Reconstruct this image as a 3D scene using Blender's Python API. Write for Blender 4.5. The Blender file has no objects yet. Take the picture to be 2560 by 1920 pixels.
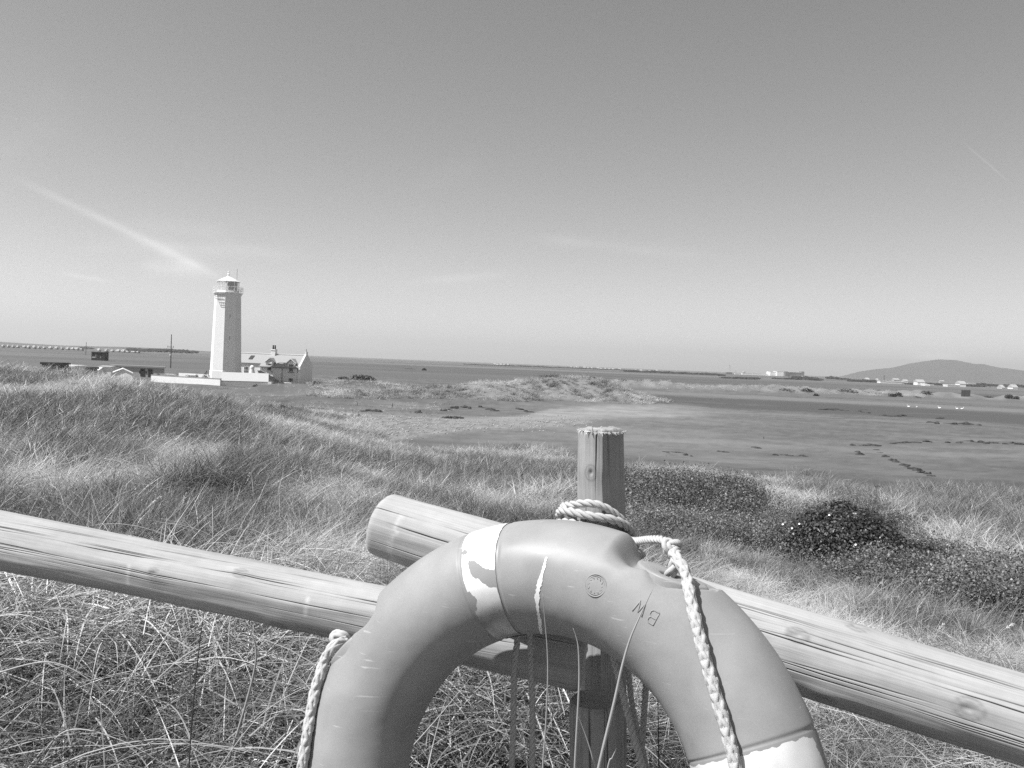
import bpy, bmesh, math, random
import numpy as np
from mathutils import Vector, Matrix

random.seed(7); rng = np.random.default_rng(7)
S = bpy.context.scene
C = S.collection
R_ = math.radians

# ------------------------------------------------------------------ camera
F = 2050.0
PITCH, ROLL = R_(1.452), R_(2.29)
EYE = np.array([0.0, 0.0, 7.0])
cam_d = bpy.data.cameras.new('camera'); cam = bpy.data.objects.new('camera', cam_d); C.objects.link(cam)
cam_d.sensor_width = 36.0; cam_d.lens = 36.0 * F / 2560.0
cam_d.clip_start = 0.05; cam_d.clip_end = 60000
CM = Matrix.Rotation(math.pi / 2 - PITCH, 3, 'X') @ Matrix.Rotation(ROLL, 3, 'Z')
cam.matrix_world = Matrix.Translation(Vector(EYE)) @ CM.to_4x4()
S.camera = cam
CR = np.array(CM)

# ------------------------------------------------------------------ sky, sun, exposure
SUN_AZ, SUN_EL = R_(68), R_(55)             # azimuth turned from "towards the camera" to the left
sdir = Vector((-math.sin(SUN_AZ) * math.cos(SUN_EL), -math.cos(SUN_AZ) * math.cos(SUN_EL), math.sin(SUN_EL)))
sun_d = bpy.data.lights.new('sun', 'SUN'); sun_d.energy = 4.6; sun_d.angle = R_(0.53); sun_d.color = (1, 1, 1)
sun = bpy.data.objects.new('sun', sun_d); C.objects.link(sun)
sun.rotation_euler = sdir.to_track_quat('Z', 'Y').to_euler(); sun.location = (0, 0, 60)
S.view_settings.view_transform = 'Standard'; S.view_settings.look = 'None'
S.view_settings.exposure = 0.62; S.view_settings.gamma = 1.0; S.view_settings.use_curve_mapping = False
SKY_STRENGTH = 0.10
S.render.engine = 'CYCLES'
S.cycles.use_denoising = False
S.cycles.max_bounces = 6; S.cycles.diffuse_bounces = 3; S.cycles.transparent_max_bounces = 12
S.cycles.volume_bounces = 0
S.cycles.caustics_reflective = False; S.cycles.caustics_refractive = False

def ray(px, py):
    d = np.stack([(np.asarray(px, float) - 1280) / F, -(np.asarray(py, float) - 960) / F, -np.ones_like(np.asarray(px, float))], -1)
    return d @ CR.T
def at(px, py, Y):
    """world point seen at photo pixel px,py at forward distance Y"""
    d = ray(px, py); return EYE + d * (Y / d[..., 1:2])
def proj(P):
    q = (np.asarray(P, float) - EYE) @ CR
    w = np.where(q[..., 2] < -1e-6, -q[..., 2], np.nan)
    return 1280 + F * q[..., 0] / w, 960 - F * q[..., 1] / w
def V(a): return Vector([float(t) for t in a])

def auto_D(px, py, most=2600.0):
    """forward distance at which flat ground is seen at that pixel"""
    d = ray(px, py); d = d / d[1]; return float(min(most, 6.75 / max(1e-9, -d[2]))) if d[2] < 0 else most
world = bpy.data.worlds.new('World'); S.world = world; world.use_nodes = True
nt = world.node_tree; nt.nodes.clear()
def N(tree, typ, **kw):
    n = tree.nodes.new(typ)
    for k, v in kw.items(): setattr(n, k, v)
    return n
def math_n(tree, op, a, b=None, c=None, clamp=False):
    n = tree.nodes.new('ShaderNodeMath'); n.operation = op; n.use_clamp = clamp
    for i, x in enumerate((a, b, c)):
        if x is None: continue
        if isinstance(x, (int, float)): n.inputs[i].default_value = x
        else: tree.links.new(x, n.inputs[i])
    return n.outputs[0]
def dot_n(tree, a, vec):
    n = tree.nodes.new('ShaderNodeVectorMath'); n.operation = 'DOT_PRODUCT'
    tree.links.new(a, n.inputs[0]); n.inputs[1].default_value = vec
    return n.outputs['Value']
sky = N(nt, 'ShaderNodeTexSky', sky_type='NISHITA', sun_disc=False)
sky.sun_elevation = SUN_EL; sky.sun_rotation = R_(270) - (R_(90) - SUN_AZ)
sky.air_density = 1.0; sky.dust_density = 0.6; sky.ozone_density = 1.0
lum = dot_n(nt, sky.outputs['Color'], (0.75, 0.25, 0.0))
tc = N(nt, 'ShaderNodeTexCoord'); dirv = tc.outputs['Generated']
nrm = N(nt, 'ShaderNodeVectorMath', operation='NORMALIZE'); nt.links.new(dirv, nrm.inputs[0]); dirv = nrm.outputs[0]
noi = N(nt, 'ShaderNodeTexNoise'); noi.inputs['Scale'].default_value = 14; noi.inputs['Detail'].default_value = 6
mpn = N(nt, 'ShaderNodeMapping'); mpn.inputs['Scale'].default_value = (1, 1, 2.6)
nt.links.new(dirv, mpn.inputs['Vector']); nt.links.new(mpn.outputs[0], noi.inputs['Vector'])
nz = math_n(nt, 'MULTIPLY', math_n(nt, 'SUBTRACT', noi.outputs['Fac'], 0.28), 2.2, clamp=True)
total = None
D_ = 2560 / 2212
def streak(x0, y0, x1, y1, wpx, amp, noisy=True, fade=0.25):
    """a wisp or vapour trail along the great circle through two directions"""
    global total
    A = ray(x0 * D_, y0 * D_); A = A / np.linalg.norm(A); B = ray(x1 * D_, y1 * D_); B = B / np.linalg.norm(B)
    n = np.cross(A, B); n /= np.linalg.norm(n); T = B - A; L2 = float(T @ T)
    perp = dot_n(nt, dirv, tuple(n))
    al = math_n(nt, 'MULTIPLY', math_n(nt, 'SUBTRACT', dot_n(nt, dirv, tuple(T)), float(T @ A)), 1 / L2)
    w = wpx * D_ / F
    g = math_n(nt, 'DIVIDE', perp, w); g = math_n(nt, 'MULTIPLY', g, g); g = math_n(nt, 'EXPONENT', math_n(nt, 'MULTIPLY', g, -1.0))
    e0 = math_n(nt, 'DIVIDE', al, fade, clamp=True)
    e1 = math_n(nt, 'DIVIDE', math_n(nt, 'SUBTRACT', 1.0, al), fade, clamp=True)
    v = math_n(nt, 'MULTIPLY', g, math_n(nt, 'MULTIPLY', e0, e1))
    if noisy: v = math_n(nt, 'MULTIPLY', v, nz)
    v = math_n(nt, 'MULTIPLY', v, amp)
    total = v if total is None else math_n(nt, 'ADD', total, v)
streak(20, 378, 300, 512, 7, 0.16, False, .3)
streak(180, 452, 500, 612, 8, 0.20, False, .3)
streak(270, 505, 480, 602, 14, 0.22)
streak(150, 528, 660, 548, 14, 0.22)
streak(270, 565, 470, 590, 16, 0.20)
streak(120, 588, 250, 610, 4, 0.12, False, .3)
streak(260, 470, 520, 520, 22, 0.12)
streak(2072, 300, 2190, 402, 1.6, 0.13, False, .3)
streak(1100, 507, 1560, 556, 12, 0.13)
streak(860, 612, 1130, 588, 9, 0.13)
streak(880, 420, 1060, 330, 22, 0.08)
streak(-100, 330, 200, 210, 60, 0.07)
streak(1950, 772, 2100, 774, 8, 0.22, False, .4)
streak(1650, 777, 2120, 783, 5, -0.10, False, .3)
streak(1800, 790, 2212, 792, 4, -0.07, False, .3)
streak(500, 752, 1100, 772, 7, -0.06, False, .3)
skyv = math_n(nt, 'MULTIPLY', lum, math_n(nt, 'ADD', total, 1.0))
bg = N(nt, 'ShaderNodeBackground'); bg.inputs['Strength'].default_value = SKY_STRENGTH
cmb = N(nt, 'ShaderNodeCombineColor')
for i in range(3): nt.links.new(skyv, cmb.inputs[i])
nt.links.new(cmb.outputs[0], bg.inputs['Color'])
wo = N(nt, 'ShaderNodeOutputWorld'); nt.links.new(bg.outputs[0], wo.inputs['Surface'])

# ------------------------------------------------------------------ numpy noise
_perm = np.random.default_rng(11).permutation(512)
_perm = np.concatenate([_perm, _perm, _perm]); _val = np.random.default_rng(12).random(512)
def vnoise(x, y, z=None):
    x = np.asarray(x, float); y = np.asarray(y, float)
    z = np.zeros_like(x) if z is None else np.asarray(z, float) + np.zeros_like(x)
    xi, yi, zi = np.floor(x).astype(int), np.floor(y).astype(int), np.floor(z).astype(int)
    fx, fy, fz = x - xi, y - yi, z - zi
    fx, fy, fz = fx*fx*(3-2*fx), fy*fy*(3-2*fy), fz*fz*(3-2*fz)
    def h(a, b, c): return _val[_perm[_perm[_perm[a & 511] + (b & 511)] + (c & 511)] & 511]
    def l(a, b, t): return a + (b - a) * t
    return l(l(l(h(xi, yi, zi), h(xi+1, yi, zi), fx), l(h(xi, yi+1, zi), h(xi+1, yi+1, zi), fx), fy),
             l(l(h(xi, yi, zi+1), h(xi+1, yi, zi+1), fx), l(h(xi, yi+1, zi+1), h(xi+1, yi+1, zi+1), fx), fy), fz)
def fbm(x, y, z=None, o=4):
    s = 0; a = .5; t = 0
    for i in range(o):
        k = 2.03 ** i
        s = s + a * vnoise(np.asarray(x) * k + 17 * i, np.asarray(y) * k + 5 * i, None if z is None else np.asarray(z) * k); t += a; a *= .5
    return s / t
def sstep(a, b, x):
    t = np.clip((np.asarray(x, float) - a) / (b - a), 0, 1); return t * t * (3 - 2 * t)
def in_poly(px, py, poly):
    px = np.asarray(px); py = np.asarray(py); c = np.zeros(px.shape, bool); n = len(poly)
    for i in range(n):
        x0, y0 = poly[i]; x1, y1 = poly[(i + 1) % n]
        if y0 == y1: continue
        k = ((y0 > py) != (y1 > py)) & (px < (x1 - x0) * (py - y0) / (y1 - y0) + x0)
        c ^= k
    return c

# ------------------------------------------------------------------ materials
def pmat(name, base, rough=0.8, spec=0.3, var=0.0, scale=5.0, bump=0.0, bscale=None, attr=None, stretch=None, metallic=0.0, attr_type='GEOMETRY'):
    m = bpy.data.materials.new(name); m.use_nodes = True; t = m.node_tree; p = t.nodes['Principled BSDF']
    p.inputs['Roughness'].default_value = rough; p.inputs['Specular IOR Level'].default_value = spec; p.inputs['Metallic'].default_value = metallic
    p.inputs['Base Color'].default_value = (base, base, base, 1)
    co = N(t, 'ShaderNodeTexCoord').outputs['Object']
    if stretch:
        mp = N(t, 'ShaderNodeMapping'); mp.inputs['Scale'].default_value = stretch; t.links.new(co, mp.inputs['Vector']); co = mp.outputs[0]
    val = None
    if attr:
        at_ = N(t, 'ShaderNodeAttribute', attribute_name=attr, attribute_type=attr_type); val = at_.outputs['Fac']
    if var:
        n = N(t, 'ShaderNodeTexNoise'); n.inputs['Scale'].default_value = scale; n.inputs['Detail'].default_value = 8; n.inputs['Roughness'].default_value = .65
        t.links.new(co, n.inputs['Vector'])
        k = math_n(t, 'ADD', math_n(t, 'MULTIPLY', math_n(t, 'SUBTRACT', n.outputs['Fac'], .5), var * 4), 1.0)
        k = math_n(t, 'MAXIMUM', k, 0.15)
        val = math_n(t, 'MULTIPLY', k, base if val is None else val)
    if val is not None:
        c = N(t, 'ShaderNodeCombineColor')
        for i in range(3): t.links.new(val, c.inputs[i])
        t.links.new(c.outputs[0], p.inputs['Base Color'])
    if bump:
        n = N(t, 'ShaderNodeTexNoise'); n.inputs['Scale'].default_value = bscale or scale * 3; n.inputs['Detail'].default_value = 5
        t.links.new(co, n.inputs['Vector'])
        b = N(t, 'ShaderNodeBump'); b.inputs['Strength'].default_value = 1.0; b.inputs['Distance'].default_value = bump
        t.links.new(n.outputs['Fac'], b.inputs['Height']); t.links.new(b.outputs[0], p.inputs['Normal'])
    return m

def blade_mat(name, dark, light, rough=0.45, spec=0.35, transl=0.3, power=1.0):
    """leaf or blade: per blade value 'bt' (mesh) and per clump value 'tone' (instance)"""
    m = bpy.data.materials.new(name); m.use_nodes = True; t = m.node_tree; p = t.nodes['Principled BSDF']
    a = N(t, 'ShaderNodeAttribute', attribute_name='bt', attribute_type='GEOMETRY').outputs['Fac']
    b = N(t, 'ShaderNodeAttribute', attribute_name='tone', attribute_type='INSTANCER').outputs['Fac']
    s = math_n(t, 'ADD', math_n(t, 'MULTIPLY', a, .75), math_n(t, 'SUBTRACT', b, .38), clamp=True)
    s = math_n(t, 'POWER', s, power)
    v = math_n(t, 'ADD', math_n(t, 'MULTIPLY', s, light - dark), dark)
    c = N(t, 'ShaderNodeCombineColor')
    for i in range(3): t.links.new(v, c.inputs[i])
    t.links.new(c.outputs[0], p.inputs['Base Color']); p.inputs['Roughness'].default_value = rough; p.inputs['Specular IOR Level'].default_value = spec
    tr = N(t, 'ShaderNodeBsdfTranslucent'); t.links.new(c.outputs[0], tr.inputs['Color'])
    mx = N(t, 'ShaderNodeMixShader'); mx.inputs[0].default_value = transl
    t.links.new(p.outputs[0], mx.inputs[1]); t.links.new(tr.outputs[0], mx.inputs[2])
    t.links.new(mx.outputs[0], t.nodes['Material Output'].inputs['Surface'])
    return m

M_white = pmat('white_paint', .80, .7, .2, .03, 1.2, .01, 6)
M_white2 = pmat('white_render', .74, .85, .15, .05, .8, .02, 5)
M_slate = pmat('slate', .30, .6, .3, .06, 3, .01, 10)
M_dark = pmat('dark_paint', .03, .6, .3)
M_glassdark = pmat('window_glass', .02, .08, .5)
M_grey = pmat('grey_render', .33, .85, .2, .05, 1)
M_midgrey = pmat('mid_grey', .22, .7, .3, .04, 1)
M_roofwhite = pmat('white_roof', .42, .8, .2, .05, 1)
M_farwhite = pmat('far_white', .78, .8, .2)
M_fargrey = pmat('far_grey', .36, .8, .2)
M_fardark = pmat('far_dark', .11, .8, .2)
M_timber = pmat('old_timber', .10, .85, .2, .1, 4, .01, 20)
M_shaded_mud = pmat('shaded_wet_mud', .05, .7, .3, .15, 3, .05, 6)  # wet mud, coloured darker to carry the shade of undercut faces
M_bark = pmat('bark', .07, .9, .1)
M_far_leaf = pmat('far_foliage', .05, .9, .1, .15, .4)
M_hill = pmat('hill_moor', .055, .95, .05, .2, .006, 0)
M_chrome = pmat('steel', .5, .3, .5, metallic=1.0)

# ------------------------------------------------------------------ mesh helpers
class MB:
    def __init__(s): s.v = []; s.f = []
    def add(s, v, f):
        o = len(s.v); s.v.extend([tuple(map(float, p)) for p in v]); s.f.extend([tuple(i + o for i in q) for q in f]); return s
    def box(s, x0, x1, y0, y1, z0, z1):
        return s.add([(x0,y0,z0),(x1,y0,z0),(x1,y1,z0),(x0,y1,z0),(x0,y0,z1),(x1,y0,z1),(x1,y1,z1),(x0,y1,z1)],
                     [(3,2,1,0),(4,5,6,7),(0,1,5,4),(1,2,6,5),(2,3,7,6),(3,0,4,7)])
    def cbox(s, c, sx, sy, sz, rz=0, up=None):
        n = len(s.v); s.box(-sx/2, sx/2, -sy/2, sy/2, -sz/2, sz/2); m = Matrix.Rotation(rz, 3, 'Z')
        for i in range(n, len(s.v)): s.v[i] = tuple(m @ Vector(s.v[i]) + Vector([float(t) for t in c]))
        return s
    def extrude(s, poly, vec):
        n = len(poly); vec = np.asarray(vec, float); p = [np.asarray(q, float) for q in poly]
        return s.add(p + [q + vec for q in p], [tuple(range(n))[::-1], tuple(range(n, 2*n))] + [(i, (i+1) % n, n + (i+1) % n, n + i) for i in range(n)])
    def tube(s, pts, rad, n=8, caps=True):
        pts = [Vector([float(t) for t in p]) for p in pts]; rad = rad if hasattr(rad, '__len__') else [rad] * len(pts)
        vs = []; fs = []; up = None
        for i, p in enumerate(pts):
            t = (pts[min(i+1, len(pts)-1)] - pts[max(i-1, 0)]).normalized()
            if up is None: up = Vector((0,0,1)) if abs(t.z) < .9 else Vector((1,0,0))
            u = (up - t * up.dot(t)).normalized(); w = t.cross(u); up = u
            for k in range(n):
                a = 2 * math.pi * k / n; vs.append(p + (u * math.cos(a) + w * math.sin(a)) * rad[i])
        for i in range(len(pts) - 1):
            for k in range(n): fs.append((i*n+k, i*n+(k+1) % n, (i+1)*n+(k+1) % n, (i+1)*n+k))
        if caps: fs.append(tuple(range(n))[::-1]); fs.append(tuple(range((len(pts)-1)*n, len(pts)*n)))
        return s.add(vs, fs)
    def lathe(s, prof, n=16, c=(0,0,0), ph=0.0):
        vs = []; fs = []
        for r, z in prof:
            for k in range(n):
                a = ph + 2 * math.pi * k / n; vs.append((c[0] + r * math.cos(a), c[1] + r * math.sin(a), c[2] + z))
        m = len(prof)
        for i in range(m - 1):
            for k in range(n): fs.append((i*n+k, i*n+(k+1) % n, (i+1)*n+(k+1) % n, (i+1)*n+k))
        fs.append(tuple(range(n))[::-1]); fs.append(tuple(range((m-1)*n, m*n)))
        return s.add(vs, fs)
    def blob(s, c, rx, ry, rz, nu=10, nv=7, rough=.2, seed=0):
        vs = []; fs = []
        for j in range(nv + 1):
            th = math.pi * j / nv
            for i in range(nu):
                a = 2 * math.pi * i / nu; d = Vector((math.sin(th) * math.cos(a), math.sin(th) * math.sin(a), math.cos(th)))
                k = 1 + rough * (float(vnoise(d.x * 2 + seed, d.y * 2 + seed * 3, d.z * 2)) - .5) * 2
                vs.append((c[0] + d.x * rx * k, c[1] + d.y * ry * k, c[2] + d.z * rz * k))
        for j in range(nv):
            for i in range(nu): fs.append((j*nu+i, (j+1)*nu+i, (j+1)*nu+(i+1) % nu, j*nu+(i+1) % nu))
        return s.add(vs, fs)
    def build(s, name, mat, parent=None, smooth=False, local=False):
        me = bpy.data.meshes.new(name); me.from_pydata(s.v, [], s.f); me.update()
        return link(name, me, mat, parent, smooth, local)
def link(name, me, mat, parent=None, smooth=False, local=False):
    if mat is not None: me.materials.append(mat)
    if smooth: me.shade_smooth()
    o = bpy.data.objects.new(name, me); C.objects.link(o)
    if parent is not None:
        o.parent = parent
        if not local and parent.type == 'EMPTY': o.matrix_parent_inverse = Matrix.Translation(-parent.location)
    return o
def tag(o, label, cat, group=None, kind=None):
    o['label'] = label
    if cat: o['category'] = cat
    if group: o['group'] = group
    if kind: o['kind'] = kind
    return o
def kind(o, k): o['kind'] = k; return o
def thing(name, loc, label, cat, group=None, rz=0):
    o = bpy.data.objects.new(name, None); C.objects.link(o); o.location = V(loc); o.rotation_euler = (0, 0, rz); o.empty_display_size = .2
    return tag(o, label, cat, group)
def grid_mesh(name, P, wrap_u=False, wrap_v=False, attrs=None):
    """P: (nu, nv, 3)"""
    nu, nv = P.shape[:2]
    iu = np.arange(nu if wrap_u else nu - 1); iv = np.arange(nv if wrap_v else nv - 1)
    a, b = np.meshgrid(iu, iv, indexing='ij'); a2 = (a + 1) % nu; b2 = (b + 1) % nv
    f = np.stack([a * nv + b, a2 * nv + b, a2 * nv + b2, a * nv + b2], -1).reshape(-1, 4)
    return raw_mesh(name, P.reshape(-1, 3), f, attrs)
def raw_mesh(name, v, f, attrs=None):
    me = bpy.data.meshes.new(name); v = np.asarray(v, np.float32); f = np.asarray(f, np.int32); k = f.shape[1]
    me.vertices.add(len(v)); me.vertices.foreach_set('co', v.ravel())
    me.loops.add(f.size); me.loops.foreach_set('vertex_index', f.ravel())
    me.polygons.add(len(f)); me.polygons.foreach_set('loop_start', np.arange(len(f), dtype=np.int32) * k)
    me.polygons.foreach_set('loop_total', np.full(len(f), k, np.int32))
    for n_, a in (attrs or {}).items():
        a = np.asarray(a, np.float32)
        if a.ndim == 1:
            at_ = me.attributes.new(n_, 'FLOAT', 'POINT'); at_.data.foreach_set('value', a)
        else:
            at_ = me.attributes.new(n_, 'FLOAT_VECTOR', 'POINT'); at_.data.foreach_set('vector', a.ravel())
    me.update(calc_edges=True); me.validate()
    return me

# ------------------------------------------------------------------ ground
CTRL = []   # (px, py, forward distance, extra height to take off)
for q in [(-400,1900,2.3,.3),(0,1920,2.3,.3),(-400,1430,4,.25),(0,1450,4,.25),(0,1290,7,.2),(-500,1280,7,.2),(-500,1090,14,.15),(0,1100,14,.15),(0,965,32,.1),(-500,955,32,.1),
          (0,922,52,.1),(-500,910,52,.1),(239,933,58,.2),(325,945,58,.25),(423,990,52,.25),(380,962,55,.25),(560,1290,7.2,.2),(560,1150,13,.2),(560,1050,24,.1),(560,1014,44,.15),(560,1004,58,.2),
          (280,1290,7,.2),(280,1120,14,.2),(280,1010,26,.15),(330,970,40,.1),(700,1060,34,.1),(700,1030,62,.05),(1000,1400,6.5,.2),(800,1350,6.5,.2),(800,1150,20,.15),(850,1100,45,.05),
          (960,1160,30,.1),(1000,1250,13,.2),(1200,1270,13,.2),(1300,1185,28,.1),(1200,1150,38,.1),(1000,1112,60,0),(1250,1122,58,0),(1150,1400,7,.2),(1300,1500,4.5,.2),(1450,1250,17,.15),
          (1500,1165,42,.05),(1700,1205,30,.15),(1900,1285,18,.15),(2106,1400,12,.15),(2500,1245,30,.1),(2560,1200,50,0),(2300,1130,76,0),(2500,1420,13,.1),(2500,1580,6.3,.15),(2300,1490,8,.15),
          (1800,1420,8.8,.15),(2300,1850,2.8,.2),(2700,1850,2.5,.2),(3000,1500,7,.15),(3000,1300,20,.1),(3000,1150,75,0),(1280,1900,2.3,.3),(1900,1950,2.3,.25),(700,1900,2.5,.25),
          (600,1500,4.3,.25),(2000,1180,48,.05),(1800,1160,55,0),(2250,1190,50,.05)]:
    px, py, D, h = q; p = at(px, py, D); CTRL.append((math.atan2(p[0], p[1]), math.log(math.hypot(p[0], p[1])), p[2] - h))
for b in np.radians([-50, -35, -27, -20, -12, -4, 4, 12, 20, 28, 36, 50]):
    CTRL.append((b, math.log(1.2), 5.6)); CTRL.append((b, math.log(120.), .25 if b > -.2 else .3)); CTRL.append((b, math.log(210.), .25))
CTRL = np.array(CTRL)
KB = 2.2
def tps(r2): return r2 * np.log(r2 + 1e-12)
_n = len(CTRL); _X = np.stack([CTRL[:, 0] * KB, CTRL[:, 1]], 1)
_K = tps(((_X[:, None] - _X[None]) ** 2).sum(2)) + np.eye(_n) * .01; _P = np.concatenate([np.ones((_n, 1)), _X], 1)
_A = np.block([[_K, _P], [_P.T, np.zeros((3, 3))]]); _W = np.linalg.solve(_A, np.concatenate([CTRL[:, 2], np.zeros(3)]))
MOUNDS = []
for px, D, h, rx, ry in [(1450,162,4.7,12,13),(1380,158,4.5,8,11),(1310,156,4.0,7,11),(1225,150,3.3,9,12),(1120,146,1.9,10,12),(1535,152,2.4,6,9),(1590,149,1.2,4,6),(980,140,1.3,12,12),
                         (735,141,1.75,9,7),(880,128,1.2,8,7),(900,170,1.6,14,8),(250,175,.8,10,10)]:
    p = at(px, 960, D); MOUNDS.append((p[0], p[1], h, rx, ry))
for i, px in enumerate(range(1380, 2900, 40)):
    D = 262 + (px - 1380) * .045; p = at(px, 960, D); MOUNDS.append((p[0], p[1], 2.0 + 1.4 * float(vnoise(i * .7, 3.3)), 5.5, 9))
def H(x, y):
    x = np.asarray(x, float); y = np.asarray(y, float); sh = x.shape; x = x.ravel(); y = y.ravel()
    d = np.hypot(x, y); b = np.arctan2(x, y); bc = np.clip(b, -.87, .87); ld = np.log(np.clip(d, 1.3, 210))
    z = np.empty_like(d)
    for i in range(0, len(d), 40000):
        q = np.stack([bc[i:i+40000] * KB, ld[i:i+40000]], 1)
        z[i:i+40000] = tps(((q[:, None] - _X[None]) ** 2).sum(2)) @ _W[:_n] + _W[_n] + q @ _W[_n+1:]
    far = sstep(100, 150, d); z = np.maximum(z, .15) * (1 - far) + .25 * far
    z = z + (5.6 - z) * sstep(1.8, 1.2, d)
    back = sstep(1.0, 2.2, np.abs(b)); z = z + (5.4 - z) * back * sstep(200, 60, d)
    m = np.zeros_like(z)
    for cx, cy, h, rx, ry in MOUNDS: m = np.maximum(m, h * np.exp(-((x - cx) / rx) ** 2 - ((y - cy) / ry) ** 2))
    z = z + m * sstep(80, 110, d)
    dune = sstep(.5, 1.6, z)
    z += (fbm(x * .9, y * .9, o=3) - .5) * .38 * dune * sstep(1.8, 5, d) + (fbm(x * .25 + 9, y * .25, o=3) - .5) * .55 * dune * sstep(6, 25, d)
    z += (fbm(x * .08, y * .2 + 40, o=4) - .5) * .35 * (1 - dune) * sstep(40, 70, d)
    return z.reshape(sh)

bear = np.concatenate([np.linspace(-180, -48, 34)[:-1], np.linspace(-48, 48, 620), np.linspace(48, 180, 34)[1:-1]])
bear = np.radians(bear)
dist = np.concatenate([[.02], np.geomspace(.5, 340, 330), np.geomspace(350, 14000, 60)])
BB, DD = np.meshgrid(bear, dist, indexing='ij')
GX, GY = np.sin(BB) * DD, np.cos(BB) * DD
GZ = H(GX, GY)
PXg, PYg = proj(np.stack([GX, GY, GZ], -1)); PXg = np.nan_to_num(PXg, nan=-9999); PYg = np.nan_to_num(PYg, nan=-9999)
# ground cover zones, as albedo
jx = (fbm(GX * .05, GY * .05, o=4) - .5) * 50; jy = (fbm(GX * .05 + 50, GY * .05, o=4) - .5) * 14
PXj, PYj = PXg + jx, PYg + jy
streakn = fbm(GX * .035, GY * .12, o=5)
tone = .118 + .03 * np.exp(-((GX - 12) / 16) ** 2) + (streakn - .5) * .05                                   # salt marsh
tone = tone + (fbm(GX * .28, GY * .5, o=4) - .5) * .06 + (fbm(GX * 1.3, GY * 1.6, o=3) - .5) * .05
dune = sstep(.45, 1.3, GZ)
tone = tone * (1 - dune) + (.10 + (fbm(GX * .4, GY * .4) - .5) * .09) * dune
strip = sstep(215, 232, DD) * sstep(262, 246, DD) * (GX > 5); tone = tone + (.17 - tone) * strip * .8
flats = sstep(150, 165, DD) * sstep(222, 205, DD) * (GX > 12); tone = tone + (.082 - tone) * flats
fields = .12 + (fbm(GX * .002, GY * .012 + 7, o=4) - .5) * .12
tone = np.where(DD > 290, fields, tone)
SAND = [(1390,1022),(1500,1016),(1620,1010),(1750,1018),(1880,1037),(1700,1046),(1450,1047),(1300,1054),(1130,1060),(1100,1050),(1300,1040)]
SHINGLE = [(740,1040),(860,1034),(1100,1046),(1450,1044),(1500,1058),(1350,1072),(1180,1080),(1000,1102),(900,1118),(800,1105),(740,1075)]
nearok = ((DD > 45) & (DD < 200)).astype(float)
def soft(poly, r):
    m = 0
    for ox, oy in ((0,0),(1,0),(-1,0),(0,1),(0,-1),(.7,.7),(-.7,.7),(.7,-.7),(-.7,-.7),(.4,.2),(-.3,.5)): m = m + in_poly(PXj + ox * r * 3, PYj + oy * r, poly)
    return sstep(.1, .9, m / 11)
k = soft(SHINGLE, 7) * nearok * sstep(1.9, 1.3, GZ); tone = tone + (.20 + (fbm(GX * 2, GY * 2) - .5) * .22 - tone) * k
k = soft(SAND, 6) * nearok * sstep(1.8, 1.2, GZ) * (1 - .85 * sstep(14, 40, GX)); tone = tone + (.235 + (fbm(GX * .4, GY) - .5) * .16 - tone) * k
fd = sstep(.6, 1.4, GZ) * sstep(88, 105, DD); tone = tone + (.20 + (fbm(GX * .5, GY * .5) - .5) * .14 - tone) * fd
wear = sstep(.62, .72, fbm(GX * .06 + 31, GY * .22 + 3, o=4)) * (1 - dune) * sstep(50, 58, DD) * sstep(200, 150, DD)
tone = tone + (.2 - tone) * wear * .35
plain = (DD > 110) & (DD < 250) & (GX < -10)
tone = np.where(plain, .12 + (fbm(GX * .12, GY * .3) - .5) * .12, tone)
me = grid_mesh('ground', np.stack([GX, GY, GZ], -1), wrap_u=True, attrs={'tone': np.clip(tone, .03, .4).ravel()})
ground = link('ground', me, pmat('ground_cover', .1, .95, .1, .10, 3.0, .03, 8, attr='tone'), smooth=True)
tag(ground, 'dune slope, salt marsh, sand and far fields in one sheet', None, kind='structure')
# ------------------------------------------------------------------ far hills
def ridge(name, prof, D, depth, label, mat):
    pts = [at(x, y, D) for x, y in prof]; xs = np.array([p[0] for p in pts]); zs = np.array([p[2] for p in pts])
    X = np.linspace(xs[0], xs[-1], 160); Zt = np.interp(X, xs, zs); t = np.linspace(-1, 1, 41)
    XX, TT = np.meshgrid(X, t, indexing='ij'); k = np.cos(TT * math.pi / 2) ** 1.1
    bump = (fbm(XX * .004, TT * 3 + 5, o=5) - .5) * .16 * k * (1 - k) * 4 * Zt[:, None]
    edge = sstep(0, .02, (XX - X[0]) / (X[-1] - X[0])) * sstep(0, .02, (X[-1] - XX) / (X[-1] - X[0]))
    Z = (Zt[:, None] + (fbm(XX * .01, TT * 0, o=4) - .5) * .03 * Zt[:, None]) * k * edge + bump * edge - 3
    o = link(name, grid_mesh(name, np.stack([XX, D + TT * depth, Z], -1)), mat, smooth=True)
    return tag(o, label, None, kind='structure')
pr = [(295,298),(380,240),(470,205),(600,185),(780,170),(900,140),(1000,115),(1200,85),(1270,77),(1420,85),(1560,110),(1660,130),(1740,130),(1860,160),(2000,175),(2212,205),(2600,235),(3000,250),(3600,300)]
ridge('hill', [(2060 + x / 4.424, 880 + y / 4.424) for x, y in pr], 6500, 450, 'broad moorland hill beyond the town', M_hill)
ridge('hill', [(-500,838),(-200,843),(0,853),(60,857),(150,862),(240,864.5),(320,866),(400,869.5),(480,874.5),(640,884)], 4200, 250, 'long low hill beyond the caravans', M_hill)
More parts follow.
